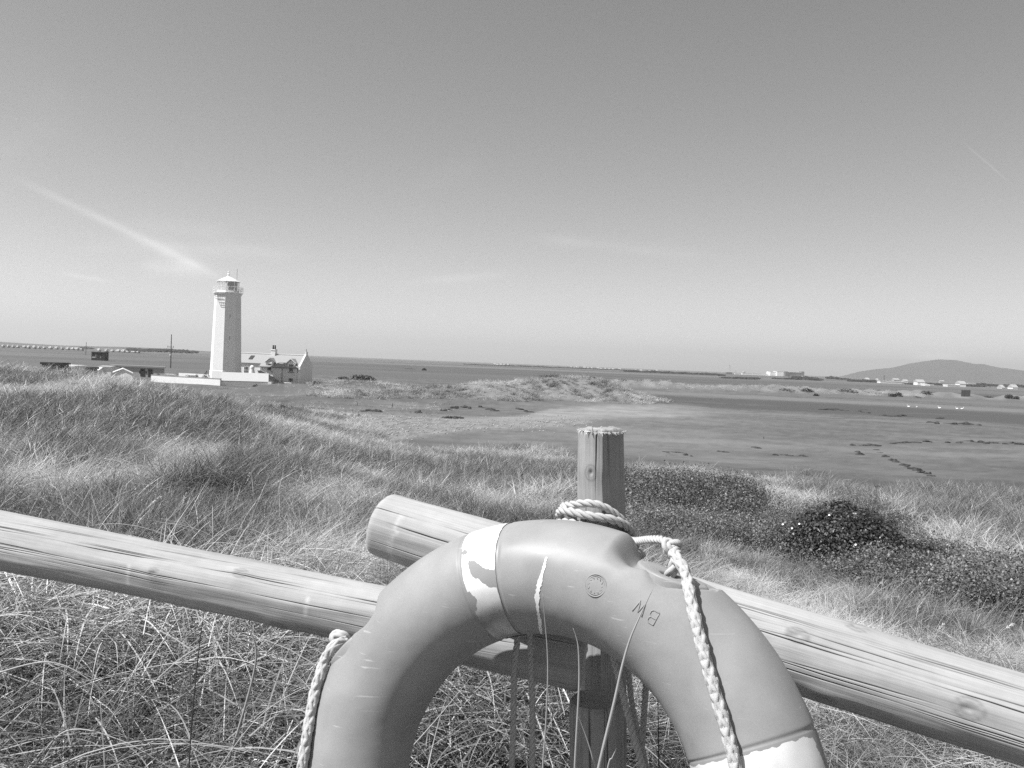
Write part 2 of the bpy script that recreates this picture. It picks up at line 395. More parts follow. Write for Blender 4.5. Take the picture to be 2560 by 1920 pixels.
# ------------------------------------------------------------------ lighthouse
LY = 175.0
lc = at(563, 960, LY); LX = lc[0]
lh = thing('lighthouse', (LX, LY, 0), 'tall white eight-sided lighthouse with a conical lantern roof', 'lighthouse')
def oct_(mb, prof): return mb.lathe(prof, 8, (0, 0, 0), OCT)
OCT = R_(-126.3)
def zl(py, px=563, D=LY): return float(at(px, py, D)[2])
r0, r1 = 3.22, 2.70
oct_(MB(), [(3.30, 0), (3.30, 2.9), (r0, 3.0), (r1, 18.9), (r1 + .12, 19.0), (r1 + .12, 19.35)]).build('tower', M_white2, lh, local=True)
g = MB(); oct_(g, [(2.72, 19.2), (3.12, 19.40), (3.12, 19.52), (2.4, 19.53)]); g.build('gallery', M_white, lh, local=True)
gr = MB()
for k in range(16):
    a = OCT + 2 * math.pi * k / 16; rr = 3.08 * (1 if k % 2 == 0 else math.cos(math.pi / 8))
    gr.tube([(rr * math.cos(a), rr * math.sin(a), 19.5), (rr * math.cos(a), rr * math.sin(a), 20.75)], .035, 5)
for z in (20.1, 20.45, 20.75): gr.tube([(3.08 * math.cos(OCT + math.pi * k / 4), 3.08 * math.sin(OCT + math.pi * k / 4), z) for k in range(9)], .03, 5)
gr.build('railing', M_white, lh, local=True)
oct_(MB(), [(2.25, 19.5), (2.25, 20.0)]).build('lantern_base', M_white, lh, local=True)
for k in range(8):
    a = OCT + math.pi * k / 4; MB().tube([(2.2 * math.cos(a), 2.2 * math.sin(a), 20.0), (2.2 * math.cos(a), 2.2 * math.sin(a), 21.95)], .07, 6).build('glazing_bar', M_white, lh, local=True)
glass = bpy.data.materials.new('lantern_glass'); glass.use_nodes = True; t = glass.node_tree
tb = N(t, 'ShaderNodeBsdfTransparent'); gb = N(t, 'ShaderNodeBsdfGlossy'); gb.inputs['Roughness'].default_value = .03; gb.inputs['Color'].default_value = (.9,.9,.9,1)
mx = N(t, 'ShaderNodeMixShader'); mx.inputs[0].default_value = .22; t.links.new(tb.outputs[0], mx.inputs[1]); t.links.new(gb.outputs[0], mx.inputs[2]); t.links.new(mx.outputs[0], t.nodes['Material Output'].inputs['Surface'])
for k in range(8):
    a, b = OCT + math.pi * k / 4, OCT + math.pi * (k + 1) / 4; rr = 2.16
    MB().add([(rr*math.cos(a), rr*math.sin(a), 20.0), (rr*math.cos(b), rr*math.sin(b), 20.0), (rr*math.cos(b), rr*math.sin(b), 21.95), (rr*math.cos(a), rr*math.sin(a), 21.95)], [(0,1,2,3)]).build('pane', glass, lh, local=True)
dk = MB(); dk.lathe([(.5, 19.9), (.55, 20.9), (.75, 21.0), (.8, 21.5), (.5, 21.9)], 12, (.55, .2, 0)); dk.box(1.1, 1.7, -.6, .9, 20, 21.9); dk.build('lamp', M_dark, lh, local=True)
rf = oct_(MB(), [(2.42, 21.85), (2.46, 21.95), (1.3, 22.55), (.22, 23.05)]).build('roof', M_white, lh, local=True)
MB().lathe([(.22, 23.0), (.2, 23.25), (.12, 23.3), (.26, 23.45), (.26, 23.6), (.09, 23.72), (.07, 23.85), (.2, 23.95), (.2, 24.1), (.05, 24.2)], 10).build('finial', M_white, rf, local=True)
MB().tube([(1.9, -.3, 21.9), (1.9, -.3, 24.7)], .04, 5).build('antenna', M_midgrey, lh, local=True)
fa = OCT + math.pi / 8; fx, fy = math.cos(fa), math.sin(fa); tx, ty = -fy, fx
def fp(o, t_, z): return (fx * o + tx * t_, fy * o + ty * t_, z)
pl = MB()
for o_ in (2.6, 2.85, 3.1, 3.3): pl.tube([fp(o_, -.8, 18.0), fp(o_, .8, 18.0)], .035, 5)
for t_ in (-.8, .8): pl.tube([fp(2.5, t_, 18.0), fp(3.3, t_, 18.0)], .04, 5)
for t_ in (-.8, -.4, 0, .4, .8): pl.tube([fp(3.3, t_, 18.0), fp(3.3, t_, 19.0)], .03, 5)
for z in (18.5, 19.0): pl.tube([fp(2.5, -.8, z), fp(3.3, -.8, z), fp(3.3, .8, z), fp(2.5, .8, z)], .03, 5)
pl.build('platform', M_midgrey, lh, local=True)
for z in (14.2, 9.6):
    fb = OCT + math.pi / 8 + math.pi / 4; rr = (r0 + (r1 - r0) * (z - 3) / 15.9) * math.cos(math.pi / 8) + .01
    q = MB(); ex = (math.cos(fb), math.sin(fb)); 
    q.add([(ex[0]*(rr+o) - ex[1]*w, ex[1]*(rr+o) + ex[0]*w, z+h) for o in (-.1, .012) for w, h in ((-.06,0),(.06,0),(.06,.7),(-.06,.7))], [(4,5,6,7),(0,1,5,4),(2,3,7,6)]); q.build('slit_window', M_grey, lh, local=True)

# ------------------------------------------------------------------ compound walls and annex
def wall_run(name, p, q, z0, z1, th, mat, label, cap=None, cat='wall', group=None):
    p, q = np.array(p, float), np.array(q, float); d = (q - p) / np.linalg.norm(q - p); n = np.array([-d[1], d[0]])
    c = (p + q) / 2; root = thing(name, (c[0], c[1], z0), label, cat, group)
    a = MB(); a.extrude([(*p, z0 - .6), (*q, z0 - .6), (*(q + n * th), z0 - .6), (*(p + n * th), z0 - .6)], (0, 0, z1 - z0 + .6)); a.build('face', mat, root)
    if cap:
        e = n * .05; b = MB(); b.extrude([(*(p - e), z1), (*(q - e), z1), (*(q + n * th + e), z1), (*(p + n * th + e), z1)], (0, 0, .12)); b.build('coping', cap, root)
    return root
def gp(px, D): a = at(px, 960, D); return (float(a[0]), float(a[1]))
cor = gp(550, 160)
left_end = (cor[0] - 18.4 * math.cos(R_(24)), cor[1] + 18.4 * math.sin(R_(24)))
wall_run('garden_wall', left_end, cor, -.2, 1.62, .35, M_white2, 'long sunlit white garden wall left of the lighthouse foot', M_slate)
# annex: white lean-to roof over a shaded wall
an = thing('lighthouse_annex', (*cor, 0), 'low white annex with sloping white roof and shaded wall at the foot of the lighthouse', 'annex')
rt = gp(669, 163.5); back = np.array([-.30, 1.0]) * 5.2
A0, A1 = np.array(cor) + (.05, .4), np.array(rt)
MB().extrude([(*A0, -.6), (*A1, -.6), (*(A1 + back), -.6), (*(A0 + back), -.6)], (0, 0, 1.78)).build('wall', M_white2, an)
zr0, zr1 = 1.2, 2.75
o_ = (A1 - A0) / np.linalg.norm(A1 - A0) * .15
pf = MB(); lo = [(*(A0 - o_), zr0), (*(A1 + o_), zr0), (*(A1 + o_ + back), zr1), (*(A0 - o_ + back), zr1)]
pf.extrude(lo, (0, 0, .14)).build('roof', M_roofwhite, an)
pier = gp(675, 162.8); pb = MB(); pb.box(pier[0]-.35, pier[0]+.35, pier[1]-.35, pier[1]+.35, -.4, 1.35); pb.box(pier[0]-.5, pier[0]+.5, pier[1]-.5, pier[1]+.5, .25, .42); pb.build('pier', M_white2, an)
bk = gp(629, 171); q = MB(); q.lathe([(.95, 1.0), (.7, 2.6), (.42, 3.6), (.42, 3.65), (.5, 3.9), (.42, 4.2), (.15, 4.4)], 12, (*bk, 0)); tag(q.build('gate_pillar', M_white, smooth=True), 'round-topped flared white pillar between lighthouse and cottage', 'pillar')
wall_run('yard_wall', gp(446, 176), gp(531, 173), -.1, 2.05, .35, M_white2, 'sunlit white wall stub touching the left side of the lighthouse')

# ------------------------------------------------------------------ keeper's cottage
CY = 180.4; cc = at(750, 960, CY)
ct = thing('cottage', (cc[0], CY, 0), 'white cottage with slate roof, two dormers and chimney beside the lighthouse', 'cottage', rz=R_(-8))
def cb(name, mb, mat, parent=ct, smooth=False): return mb.build(name, mat, parent, smooth, local=True)
DEP, EV, RG = 6.6, 4.25, 6.75
def gable(x0, x1, y0, y1, zb, ev, rg):
    ym = DEP / 2; return MB().extrude([(x0, y0, zb), (x0, y1, zb), (x0, y1, EV), (x0, ym, rg), (x0, y0, ev)], (x1 - x0, 0, 0))
cb('wall', gable(-9.4, -.35, 0, DEP, -1, EV, RG), M_white2)
cb('wing_wall', gable(-17, -9.4, .8, DEP, -1, EV + .55, RG), M_white2)
k_ = (RG - EV) / (DEP / 2)
def slab(x0, x1, ya, za, yb, zb, th=.13): return MB().extrude([(x0, ya, za), (x0, yb, zb), (x0, yb, zb + th), (x0, ya, za + th)], (x1 - x0, 0, 0))
rf = cb('roof', slab(-9.4, -.36, -.3, EV - .3 * k_ + .02, DEP/2, RG + .02), M_slate)
cb('wing_roof', slab(-17, -9.4, .5, EV + .5 * k_ + .02, DEP/2, RG + .02), M_slate)
cb('back_roof', slab(-17, -.36, DEP + .3, EV - .3 * k_ + .02, DEP/2, RG + .02), M_slate)
cb('ridge_tiles', MB().box(-17, -.36, DEP/2 - .18, DEP/2 + .18, RG + .13, RG + .30), M_white)
cb('gable_parapet', MB().extrude([(-.34, -.35, EV - .55), (-.34, -.35, EV + .2), (-.34, DEP/2 - .45, RG + .3), (-.34, DEP/2 - .45, RG + .95), (-.34, DEP/2 + .45, RG + .95), (-.34, DEP/2 + .45, RG + .3), (-.34, DEP + .35, EV + .2), (-.34, DEP + .35, EV - .55), (-.34, DEP + .05, EV - .55), (-.34, DEP+.05, -1), (-.34, 0, -1), (-.34, 0, EV - .55)], (.40, 0, 0)), M_white2)
cb('finial', MB().tube([(-.15, DEP/2, RG + .9), (-.15, DEP/2, RG + 1.6)], [.12, .06], 6), M_midgrey)
ch = cb('chimney', MB().box(-8.25, -7.25, DEP/2 - .55, DEP/2 + .55, RG - .6, RG + 1.25).box(-8.33, -7.17, DEP/2 - .63, DEP/2 + .63, RG + 1.0, RG + 1.12), M_white2)
for x in (-7.95, -7.5): cb('chimney_pot', MB().lathe([(.2, 0), (.15, .8), (.2, .82), (.2, .9)], 8, (x, DEP/2, RG + 1.25)), M_dark, ch)
def sash(parent, x, z0, z1, w, y=0.0, sill=True):
    f = cb('window', MB().box(x - w/2, x + w/2, y - .01, y + .05, z0, z1), M_glassdark, parent)
    b = MB()
    for xx in (x - w/2 - .03, x + w/2 - .05): b.box(xx, xx + .08, y - .05, y + .04, z0, z1)
    for zz in (z0, (z0 + z1) / 2 - .03, z1 - .05): b.box(x - w/2 + .05, x + w/2 - .05, y - .045, y + .04, zz, zz + .06)
    for xx in (x - w/6, x + w/6): b.box(xx - .02, xx + .02, y - .04, y + .04, z0 + .06, z1 - .06)
    cb('glazing_bars', b, M_white, f)
    if sill: cb('sill', MB().box(x - w/2 - .2, x + w/2 + .2, y - .2, y + .02, z0 - .16, z0), M_midgrey, f)
    return f
for x in (-7.2, -2.15):
    w = .85; zt, za = 5.15, 5.85; yb = (za - EV) / k_ + .1
    d = cb('dormer', MB().extrude([(x - w, -.03, 4.0), (x + w, -.03, 4.0), (x + w, -.03, zt), (x, -.03, za), (x - w, -.03, zt)], (0, yb, 0)), M_white2)
    r = MB()
    for sx in (-1, 1): r.extrude([(x, -.22, za + .1), (x + sx * (w + .25), -.22, zt - .16), (x + sx * (w + .25), -.22, zt - .06), (x, -.22, za + .22)], (0, yb + .3, 0))
    cb('dormer_roof', r, M_slate, d)
    b = MB()
    for sx in (-1, 1): b.extrude([(x, -.27, za + .06), (x + sx * (w + .27), -.27, zt - .2), (x + sx * (w + .27), -.27, zt - .04), (x, -.27, za + .24)], (0, .045, 0))
    cb('bargeboard', b, M_white, d)
    sash(d, x, 3.15, 4.85, 1.0, -.04)
sash(ct, -2.15, .45, 1.75, 1.05, -.02)
sash(ct, -13.0, 2.3, 3.9, 1.0, .77)
cb('skylight', MB().extrude([(-12.9, 1.45, EV + 1.45*k_ + .2), (-12.0, 1.45, EV + 1.45*k_ + .2), (-11.9, 2.55, EV + 2.55*k_ + .2), (-12.8, 2.55, EV + 2.55*k_ + .2)], (0, -.03, .04)), M_dark)
for x in (-9.25, -4.2, -.62): cb('drainpipe', MB().tube([(x, -.12, EV - .3), (x, -.12, 0)], .06, 6), M_midgrey)
cb('gutter', MB().tube([(-9.3, -.34, EV - .26), (-.4, -.34, EV - .26)], .07, 6), M_midgrey)
cb('corner_pier', MB().box(-.55, .08, -.32, -.02, -1, 2.9), M_white2)
# porch
pc = cb('porch', MB().extrude([(-8.6, -2.6, -1), (-5.2, -2.6, -1), (-5.2, -2.6, 1.15), (-8.6, -2.6, 3.0)], (0, 2.58, 0)), M_white2)
cb('porch_roof', MB().extrude([(-8.7, -2.8, 3.08), (-4.95, -2.8, 1.02), (-4.95, -2.8, 1.14), (-8.7, -2.8, 3.2)], (0, 2.76, 0)), M_slate, pc)
cb('porch_post', MB().box(-5.15, -4.95, -2.8, -2.6, -1, 1.0), M_white2, pc)

# ------------------------------------------------------------------ sheds and outbuildings left of the lighthouse
def shed(name, px0, px1, D, zb, ev, rg, depth, wm, rm, label, front_gable=True, cat='shed', group=None):
    x0, x1 = at(px0, 960, D)[0], at(px1, 960, D)[0]; xm = (x0 + x1) / 2; r = thing(name, (xm, D, zb), label, cat, group)
    if front_gable:
        MB().extrude([(x0, D, zb), (x1, D, zb), (x1, D, ev), (xm, D, rg), (x0, D, ev)], (xm / D * depth, depth, 0)).build('wall', wm, r)
        for sx, xe in ((-1, x0), (1, x1)): MB().extrude([(xm, D - .2, rg + .02), (xe + sx * .25, D - .2, ev - .1), (xe + sx * .25, D - .2, ev + .05), (xm, D - .2, rg + .17)], (xm / D * (depth + .4), depth + .4, 0)).build('roof', rm, r)
    else:
        ym = D + depth / 2
        MB().extrude([(x0, D, zb), (x0, D + depth, zb), (x0, D + depth, ev), (x0, ym, rg), (x0, D, ev)], (x1 - x0, 0, 0)).build('wall', wm, r)
        for ya, yb in ((D - .25, ym), (D + depth + .25, ym)): MB().extrude([(x0 - .15, ya, ev - .05), (x0 - .15, yb, rg + .02), (x0 - .15, yb, rg + .15), (x0 - .15, ya, ev + .1)], (x1 - x0 + .3, 0, 0)).build('roof', rm, r)
    return r
shed('shed', 285, 330, 168, -.3, 1.85, 2.6, 4.5, M_white2, M_white, 'white shed with a low gable facing us, behind the garden wall')
shed('outbuilding', 246, 276, 174, -.3, 2.7, 2.9, 4, M_white2, M_slate, 'squat white outbuilding half hidden by the dune crest', False, 'outbuilding')
shed('lean_to', 228, 245, 172, -.3, 2.0, 2.5, 3, M_white2, M_white, 'tiny white lean-to left of the squat outbuilding', False, 'shed')
def flat_block(name, px0, px1, D, z0, z1, depth, wm, rm, label, cat, roof_t=.3):
    x0, x1 = at(px0, 960, D)[0], at(px1, 960, D)[0]; r = thing(name, ((x0+x1)/2, D, z0), label, cat)
    k = (x0 + x1) / 2 / D; fpt = lambda e, z: [(x0 - e, D - e, z), (x1 + e, D - e, z), (x1 + e + k * depth, D + depth + e, z), (x0 - e + k * depth, D + depth + e, z)]
    MB().extrude(fpt(0, z0), (0, 0, z1 - z0)).build('wall', wm, r); MB().extrude(fpt(.3, z1), (0, 0, roof_t)).build('roof', rm, r)
    return r, x0, x1
r, x0, x1 = flat_block('stable_block', 276, 410, 192, -.3, 2.5, 5, M_grey, M_midgrey, 'long low grey block with dark flat roof and two dark doorways', 'outbuilding', .4)
for px in (355.5, 374.5):
    x = at(px, 960, 191.9)[0]; MB().box(x - .5, x + .5, 191.9, 192.05, -.3, 2.2).build('doorway', M_dark, r)
for px in (349, 363): x = at(px, 960, 191.9)[0]; MB().box(x - .22, x + .22, 191.9, 192.05, 1.2, 1.7).build('window', M_dark, r)
for px0, px1, lab in ((412, 433, 'low white box behind the middle of the garden wall'), (470, 486, 'low white box between the bushes by the garden wall')):
    x0, x1 = at(px0, 960, 170)[0], at(px1, 960, 170)[0]; b = MB(); b.box(x0, x1, 170, 171.2, -.2, 1.8); b.box(x0 - .08, x1 + .08, 169.92, 171.28, 1.8, 1.9); tag(b.build('planter_box', M_white2), lab, 'box')
for px0, px1, py, D, m_, lab in ((105, 143, 907, 150, M_dark, 'low dark flat roof peeping over the left dune crest'), (146, 186, 913.5, 155, M_white, 'pale flat roof edge on the left dune crest'), (186, 218, 918.5, 160, M_dark, 'short dark flat roof right of the pale one')):
    p0, p1 = at(px0, py, D), at(px1, py + 2, D); z = p0[2]; b = MB(); b.box(p0[0], p1[0], D, D + 4, .0, z - .25); b.box(p0[0] - .2, p1[0] + .2, D - .3, D + 4.3, z - .25, z + .12); tag(b.build('hut', m_), lab, 'hut')
# dark open-fronted bird hide
hx0, hx1 = at(226.5, 960, 400)[0], at(259.5, 960, 400)[0]; zt = at(226, 878, 400)[2]; zb = at(226, 894, 400)[2]
hd = thing('barn', ((hx0 + hx1) / 2, 400, zb), 'dark open-fronted hut alone on the plain below the caravans', 'barn')
MB().box(hx0, hx1, 400, 404, zb - 2, zt - .3).build('wall', M_dark, hd); MB().box(hx0 - .2, hx1 + .2, 399.6, 404.4, zt - .3, zt).build('roof', M_midgrey, hd)
for f0, f1, h in ((.05, .3, .18), (.33, .37, .5), (.68, .72, .25)): MB().box(hx0 + (hx1 - hx0) * f0, hx0 + (hx1 - hx0) * f1, 399.9, 400.1, zb - .1, zb + (zt - zb) * h).build('board', M_grey, hd)
# utility poles
def pole(px, py_top, py_bot, D, label, arm=True):
    a, b = at(px, py_top, D), at(px - 2, py_bot, D); r = thing('utility_pole', b, label, 'utility pole', 'utility poles')
    MB().tube([(b[0], D, b[2] - 3), (a[0], D, a[2])], [.22, .15], 8).build('shaft', M_timber, r)
    z = a[2] - (a[2] - b[2]) * .42; x = a[0] - .12; w = (a[2] - b[2]) * .1
    if arm:
        MB().box(x - w, x + w, D - .2, D - .08, z - .08, z + .08).build('crossarm', M_timber, r)
        for sx in (-.95, .95): MB().lathe([(.06, -.3), (.1, 0), (.1, .35), (.05, .5)], 6, (x + sx * w, D - .14, z)).build('insulator', M_midgrey, r)
    return r
r = pole(428.7, 836, 911, 300, 'tall timber utility pole with one crossarm left of the lighthouse')
p = at(425, 887, 299.7); MB().box(p[0] - .25, p[0] + .25, 299.6, 299.8, p[2] - .2, p[2] + .2).build('notice_plate', M_white, r)
pole(216, 855, 884, 620, 'distant utility pole above the dark open-fronted hut')
# bushes inside the wall
LEAFB = blade_mat('bush_leaf', .03, .10, .5, .3, .25)
def leaf_mesh(name, c, rx, ry, rz, n, size, seed, shell=.55, mat=None, ground_fn=None):
    g = np.random.default_rng(seed); d = g.normal(size=(n, 3)); d /= np.linalg.norm(d, axis=1)[:, None]; d[:, 2] = np.abs(d[:, 2]) * 1.0 - .12
    k = 1 + .55 * (fbm(d[:, 0] * 2 + seed, d[:, 1] * 2 + 3, d[:, 2] * 2, o=3) - .5)
    rr = (shell + (1 - shell) * g.random(n) ** .5) * k
    p = d * rr[:, None] * np.array([rx, ry, rz]) + np.array(c)
    nn = d + g.normal(size=(n, 3)) * .6 + np.array([0, 0, .4]); nn /= np.linalg.norm(nn, axis=1)[:, None]
    t1 = np.cross(nn, g.normal(size=(n, 3))); t1 /= np.linalg.norm(t1, axis=1)[:, None]; t2 = np.cross(nn, t1)
    s = size * (.6 + .8 * g.random(n))[:, None]
    v = np.stack([p - t1 * s, p + t2 * s * .5 + nn * s * .12, p + t1 * s, p - t2 * s * .5 + nn * s * .12], 1).reshape(-1, 3)
    f = np.arange(4 * n).reshape(-1, 4)
    return raw_mesh(name, v, f, {'bt': np.repeat(g.random(n), 4)})
M_leaf = blade_mat('shrub_leaf', .035, .12, .45, .35, .25)
# meshes not instanced have no instancer tone, so shrubs use their own material
def leaf_mat(name, dark, light, rough=.4):
    m = pmat(name, .1, rough, .4); t = m.node_tree; p = t.nodes['Principled BSDF']; a = N(t, 'ShaderNodeAttribute', attribute_name='bt').outputs['Fac']
    v = math_n(t, 'ADD', math_n(t, 'MULTIPLY', math_n(t, 'POWER', a, 1.5), light - dark), dark); c = N(t, 'ShaderNodeCombineColor')
    for i in range(3): t.links.new(v, c.inputs[i])
    t.links.new(c.outputs[0], p.inputs['Base Color'])
    tr = N(t, 'ShaderNodeBsdfTranslucent'); t.links.new(c.outputs[0], tr.inputs['Color']); mx = N(t, 'ShaderNodeMixShader'); mx.inputs[0].default_value = .25
    t.links.new(p.outputs[0], mx.inputs[1]); t.links.new(tr.outputs[0], mx.inputs[2]); t.links.new(mx.outputs[0], t.nodes['Material Output'].inputs['Surface'])
    return m
M_shrub = leaf_mat('shrub_leaf', .03, .15); M_farbush = leaf_mat('scrub_leaf', .03, .09, .8)
def bush(px, py_top, px_w, D, z0, label, n=260, size=.16, mat=None, cat='bush', rz=1.0):
    p = at(px, py_top, D); w = px_w / F * D / 2; h = p[2] - z0; r = thing('bush', (p[0], D, z0), label, cat)
    link('foliage', leaf_mesh('foliage', (p[0], D, z0), w, w, h, n, size, int(px)), mat or M_shrub, r)
    s = MB()
    for k in range(4): s.tube([(p[0] + .1*k - .2, D, z0 - .1), (p[0] + (k - 1.5) * w * .3, D + .1*k, z0 + h * .55)], [.05, .02], 5)
    s.build('stem', M_bark, r); return r
bush(515, 927, 26, 164, -.2, 'tall dark bush against the foot of the lighthouse', 420, .17)
bush(492, 932, 14, 164, -.2, 'small round bush left of the tall dark bush')
bush(468, 932, 22, 168, -.2, 'broad low bush in front of the white wall stub')
bush(396, 930, 12, 186, -.2, 'dark bush beside the doorways of the long grey block')
bush(641, 959, 27, 156, -.4, 'ragged dark bush against the shaded annex wall', 420, .2)
# car
cr = gp(720, 158); car = thing('parked_car', (*cr, 0), 'small white car in front of the cottage, lower half behind the grass mound', 'car')
def cp(mb): 
    m_ = Matrix.Rotation(R_(-70), 3, 'Z'); mb.v = [tuple(m_ @ Vector(v) + Vector((*cr, 0))) for v in mb.v]; return mb
cp(MB().extrude([(-1.8,-.8,.3),(1.8,-.8,.3),(1.85,-.8,.75),(1.0,-.8,.92),(-1.75,-.8,.98),(-1.85,-.8,.6)], (0, 1.6, 0))).build('body', M_white, car)
cp(MB().add([(-1.7,-.72,.97),(1.0,-.72,.93),(.45,-.6,1.42),(-1.35,-.6,1.42),(-1.7,.72,.97),(1.0,.72,.93),(.45,.6,1.42),(-1.35,.6,1.42)], [(0,1,2,3),(7,6,5,4),(1,5,6,2),(4,0,3,7)])).build('window', M_glassdark, car)
cp(MB().extrude([(-1.4,-.62,1.42),(.48,-.62,1.42),(.48,.62,1.42),(-1.4,.62,1.42)], (0,0,.06))).build('roof', M_white, car)
for x in (-1.15, 1.15):
    for y in (-.82, .66): cp(MB().tube([(x, y, .3), (x, y + .16, .3)], .31, 12)).build('wheel', M_dark, car)
# white table and round dish by the gable
tp = gp(803, 166); tb_ = thing('garden_table', (*tp, 0), 'white table on the grass right of the cottage gable', 'table'); z1 = zl(961, 803, 166); z0 = zl(975, 803, 166)
MB().box(tp[0]-.75, tp[0]+.75, tp[1]-.4, tp[1]+.4, z1 - .12, z1).build('tabletop', M_white, tb_)
for sx in (-.05, .25): MB().box(tp[0]+sx, tp[0]+sx+.14, tp[1]-.3, tp[1]+.3, z0 - .5, z1 - .12).build('leg', M_white, tb_)
dp = gp(788, 167); ds = thing('dish', (*dp, 0), 'dark round dish standing between the gable and the white table', 'dish'); zc = zl(960, 788, 167)
mb = MB(); 
for i in range(20):
    a0, a1 = 2*math.pi*i/20, 2*math.pi*(i+1)/20
    mb.add([(dp[0], dp[1], zc), (dp[0] + .5*math.cos(a0), dp[1] - .25 + .1*math.sin(a0), zc + .6*math.sin(a0)), (dp[0] + .5*math.cos(a1), dp[1] - .25 + .1*math.sin(a1), zc + .6*math.sin(a1))], [(0,1,2)])
mb.build('reflector', M_midgrey, ds); MB().tube([(dp[0], dp[1], zc), (dp[0] + .1, dp[1], zc - 1.4)], .06, 6).build('stand', M_dark, ds)

# ------------------------------------------------------------------ caravans on the left horizon
cxs = [25,85,140,195,270,320,385,440,500,570,640,705,770,825,875,930,1130,1215,1285,1350,1410,1465,1530,1580]
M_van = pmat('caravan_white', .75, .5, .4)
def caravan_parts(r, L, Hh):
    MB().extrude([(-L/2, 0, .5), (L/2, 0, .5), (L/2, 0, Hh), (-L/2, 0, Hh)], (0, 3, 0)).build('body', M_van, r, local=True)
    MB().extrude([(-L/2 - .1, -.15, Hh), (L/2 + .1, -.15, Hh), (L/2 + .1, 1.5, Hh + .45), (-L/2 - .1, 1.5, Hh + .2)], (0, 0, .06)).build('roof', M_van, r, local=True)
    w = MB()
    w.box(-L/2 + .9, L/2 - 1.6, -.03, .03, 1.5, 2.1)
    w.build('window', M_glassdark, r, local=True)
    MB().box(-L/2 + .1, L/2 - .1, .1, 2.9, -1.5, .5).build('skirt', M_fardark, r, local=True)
proto = None
for i, cx in enumerate(cxs):
    px = cx / 4.608; D = 1150 + 30 * math.sin(i * 2.1); py = 862.0 + 13.5 * px / 345 + (1.2 if cx > 1000 else 0)
    p = at(px, py, D); zb = p[2] - 2.2
    lab = 'white static caravan in the row along the left skyline'
    if proto is None:
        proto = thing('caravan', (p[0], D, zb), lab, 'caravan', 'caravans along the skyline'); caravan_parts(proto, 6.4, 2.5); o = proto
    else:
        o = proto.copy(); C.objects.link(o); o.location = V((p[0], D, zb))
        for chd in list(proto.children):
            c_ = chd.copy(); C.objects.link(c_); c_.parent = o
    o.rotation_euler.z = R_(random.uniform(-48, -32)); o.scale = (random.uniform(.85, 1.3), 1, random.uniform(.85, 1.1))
# ------------------------------------------------------------------ far tree belts, houses, works
def belt(px0, px1, py0, py1, hp, D, label, dens=1.0, seed=0, mat=None):
    """belt of trees seen as one dark mass: many leaf clumps"""
    n = int(abs(px1 - px0) * 5 * dens) + 6; g = np.random.default_rng(seed + int(px0)); t = g.random(n)
    px = px0 + (px1 - px0) * t; base = py0 + (py1 - py0) * t; prof = .35 + .65 * vnoise(px * .09 + seed, px * 0 + seed) * (1 - .3 * np.cos(px * .6))
    h = hp * prof * g.random(n) ** .6; p = at(px, base - h, D); p[:, 1] += g.normal(size=n) * 6
    s = 2.2 * hp / 6 * D / 1300 * (.5 + g.random(n)); a = g.random(n) * 6.28; cs, sn = np.cos(a) * s, np.sin(a) * s
    v = np.stack([p + np.stack([cs, sn * .3, sn * .6], -1), p + np.stack([-sn, cs * .3, cs * .6], -1), p - np.stack([cs, sn * .3, sn * .6], -1), p + np.stack([sn, -cs * .3, -cs * .6], -1)], 1).reshape(-1, 3)
    v[:, 2] = np.maximum(v[:, 2], -1)
    o = link('treeline', raw_mesh('treeline', v, np.arange(4*n).reshape(-1, 4), {'bt': np.repeat(g.random(n), 4)}), mat or M_farbush); return tag(o, label, 'treeline', None, 'stuff')
belt(325, 490, 876, 882, 6, 1100, 'dark belt of trees on the skyline left of the lighthouse', 1.6)
belt(206, 224, 871, 872, 4, 1100, 'small dark clump of trees between the caravans', 1.5)
belt(0, 210, 864.5, 872.5, 1.6, 1400, 'dark hedge under the caravans', .8)
for (a_, b_, y0, y1, h, D, lab) in ((1160,1400,911.5,920,2.6,2600,'thin hedge line on the far middle skyline'),(1400,1560,919.5,926,2.4,2600,'far trees right of the middle skyline'),(1560,1790,929,938,4.5,2500,'dark trees left of the works chimney'),
    (1793,1808,939,940,5,2500,'small clump of trees at the foot of the works chimney'),(1806,1895,946,948,4,2400,'dark hedge before the works'),(1935,1985,947,949,4,2400,'dark scrub right of the long white shed'),(1985,2050,949,951,7,2400,'grey trees before the big factory'),
    (2068,2125,946,951,5,2500,'dark trees between factory and hill'),(2125,2200,953,957,6,2500,'dark trees at the left foot of the hill'),(2270,2300,961,962,3.5,2500,'trees left of the white house under the hill'),(2310,2370,961,964,5,2500,'trees right of the white house under the hill'),
    (2420,2460,966,967,6,2500,'tree clump below the right of the hill'),(2458,2570,964,969,6,2500,'long tree belt at the right edge'),(2560,2700,969,974,6,2500,'trees beyond the right edge')):
    belt(a_, b_, y0, y1, h, min(D, auto_D((a_ + b_) / 2, (y0 + y1) / 2 + .5)), lab, 1.2)
def far_box(name, px0, px1, py0, py1, D, mat, label, depth=12, cat='building', group=None, roof=None):
    a, b = at(px0, py0, D), at(px1, py1, D); zt = at((px0 + px1) / 2, py0, D)[2]
    r = thing(name, ((a[0]+b[0])/2, D, 0), label, cat, group)
    MB().box(a[0], b[0], D, D + depth, -1.5, zt).build('wall', mat, r)
    if roof == 'gable':
        w = b[0] - a[0]; MB().extrude([(a[0]-.3, D-.4, zt), (a[0]-.3, D + depth+.4, zt), (a[0]-.3, D + depth/2, zt + depth*.32)], (w+.6, 0, 0)).build('roof', M_fargrey, r)
    else: MB().box(a[0]-.4, b[0]+.4, D-.4, D + depth + .4, zt, zt + .6).build('roof', mat if mat is M_farwhite else M_fargrey, r)
    return r
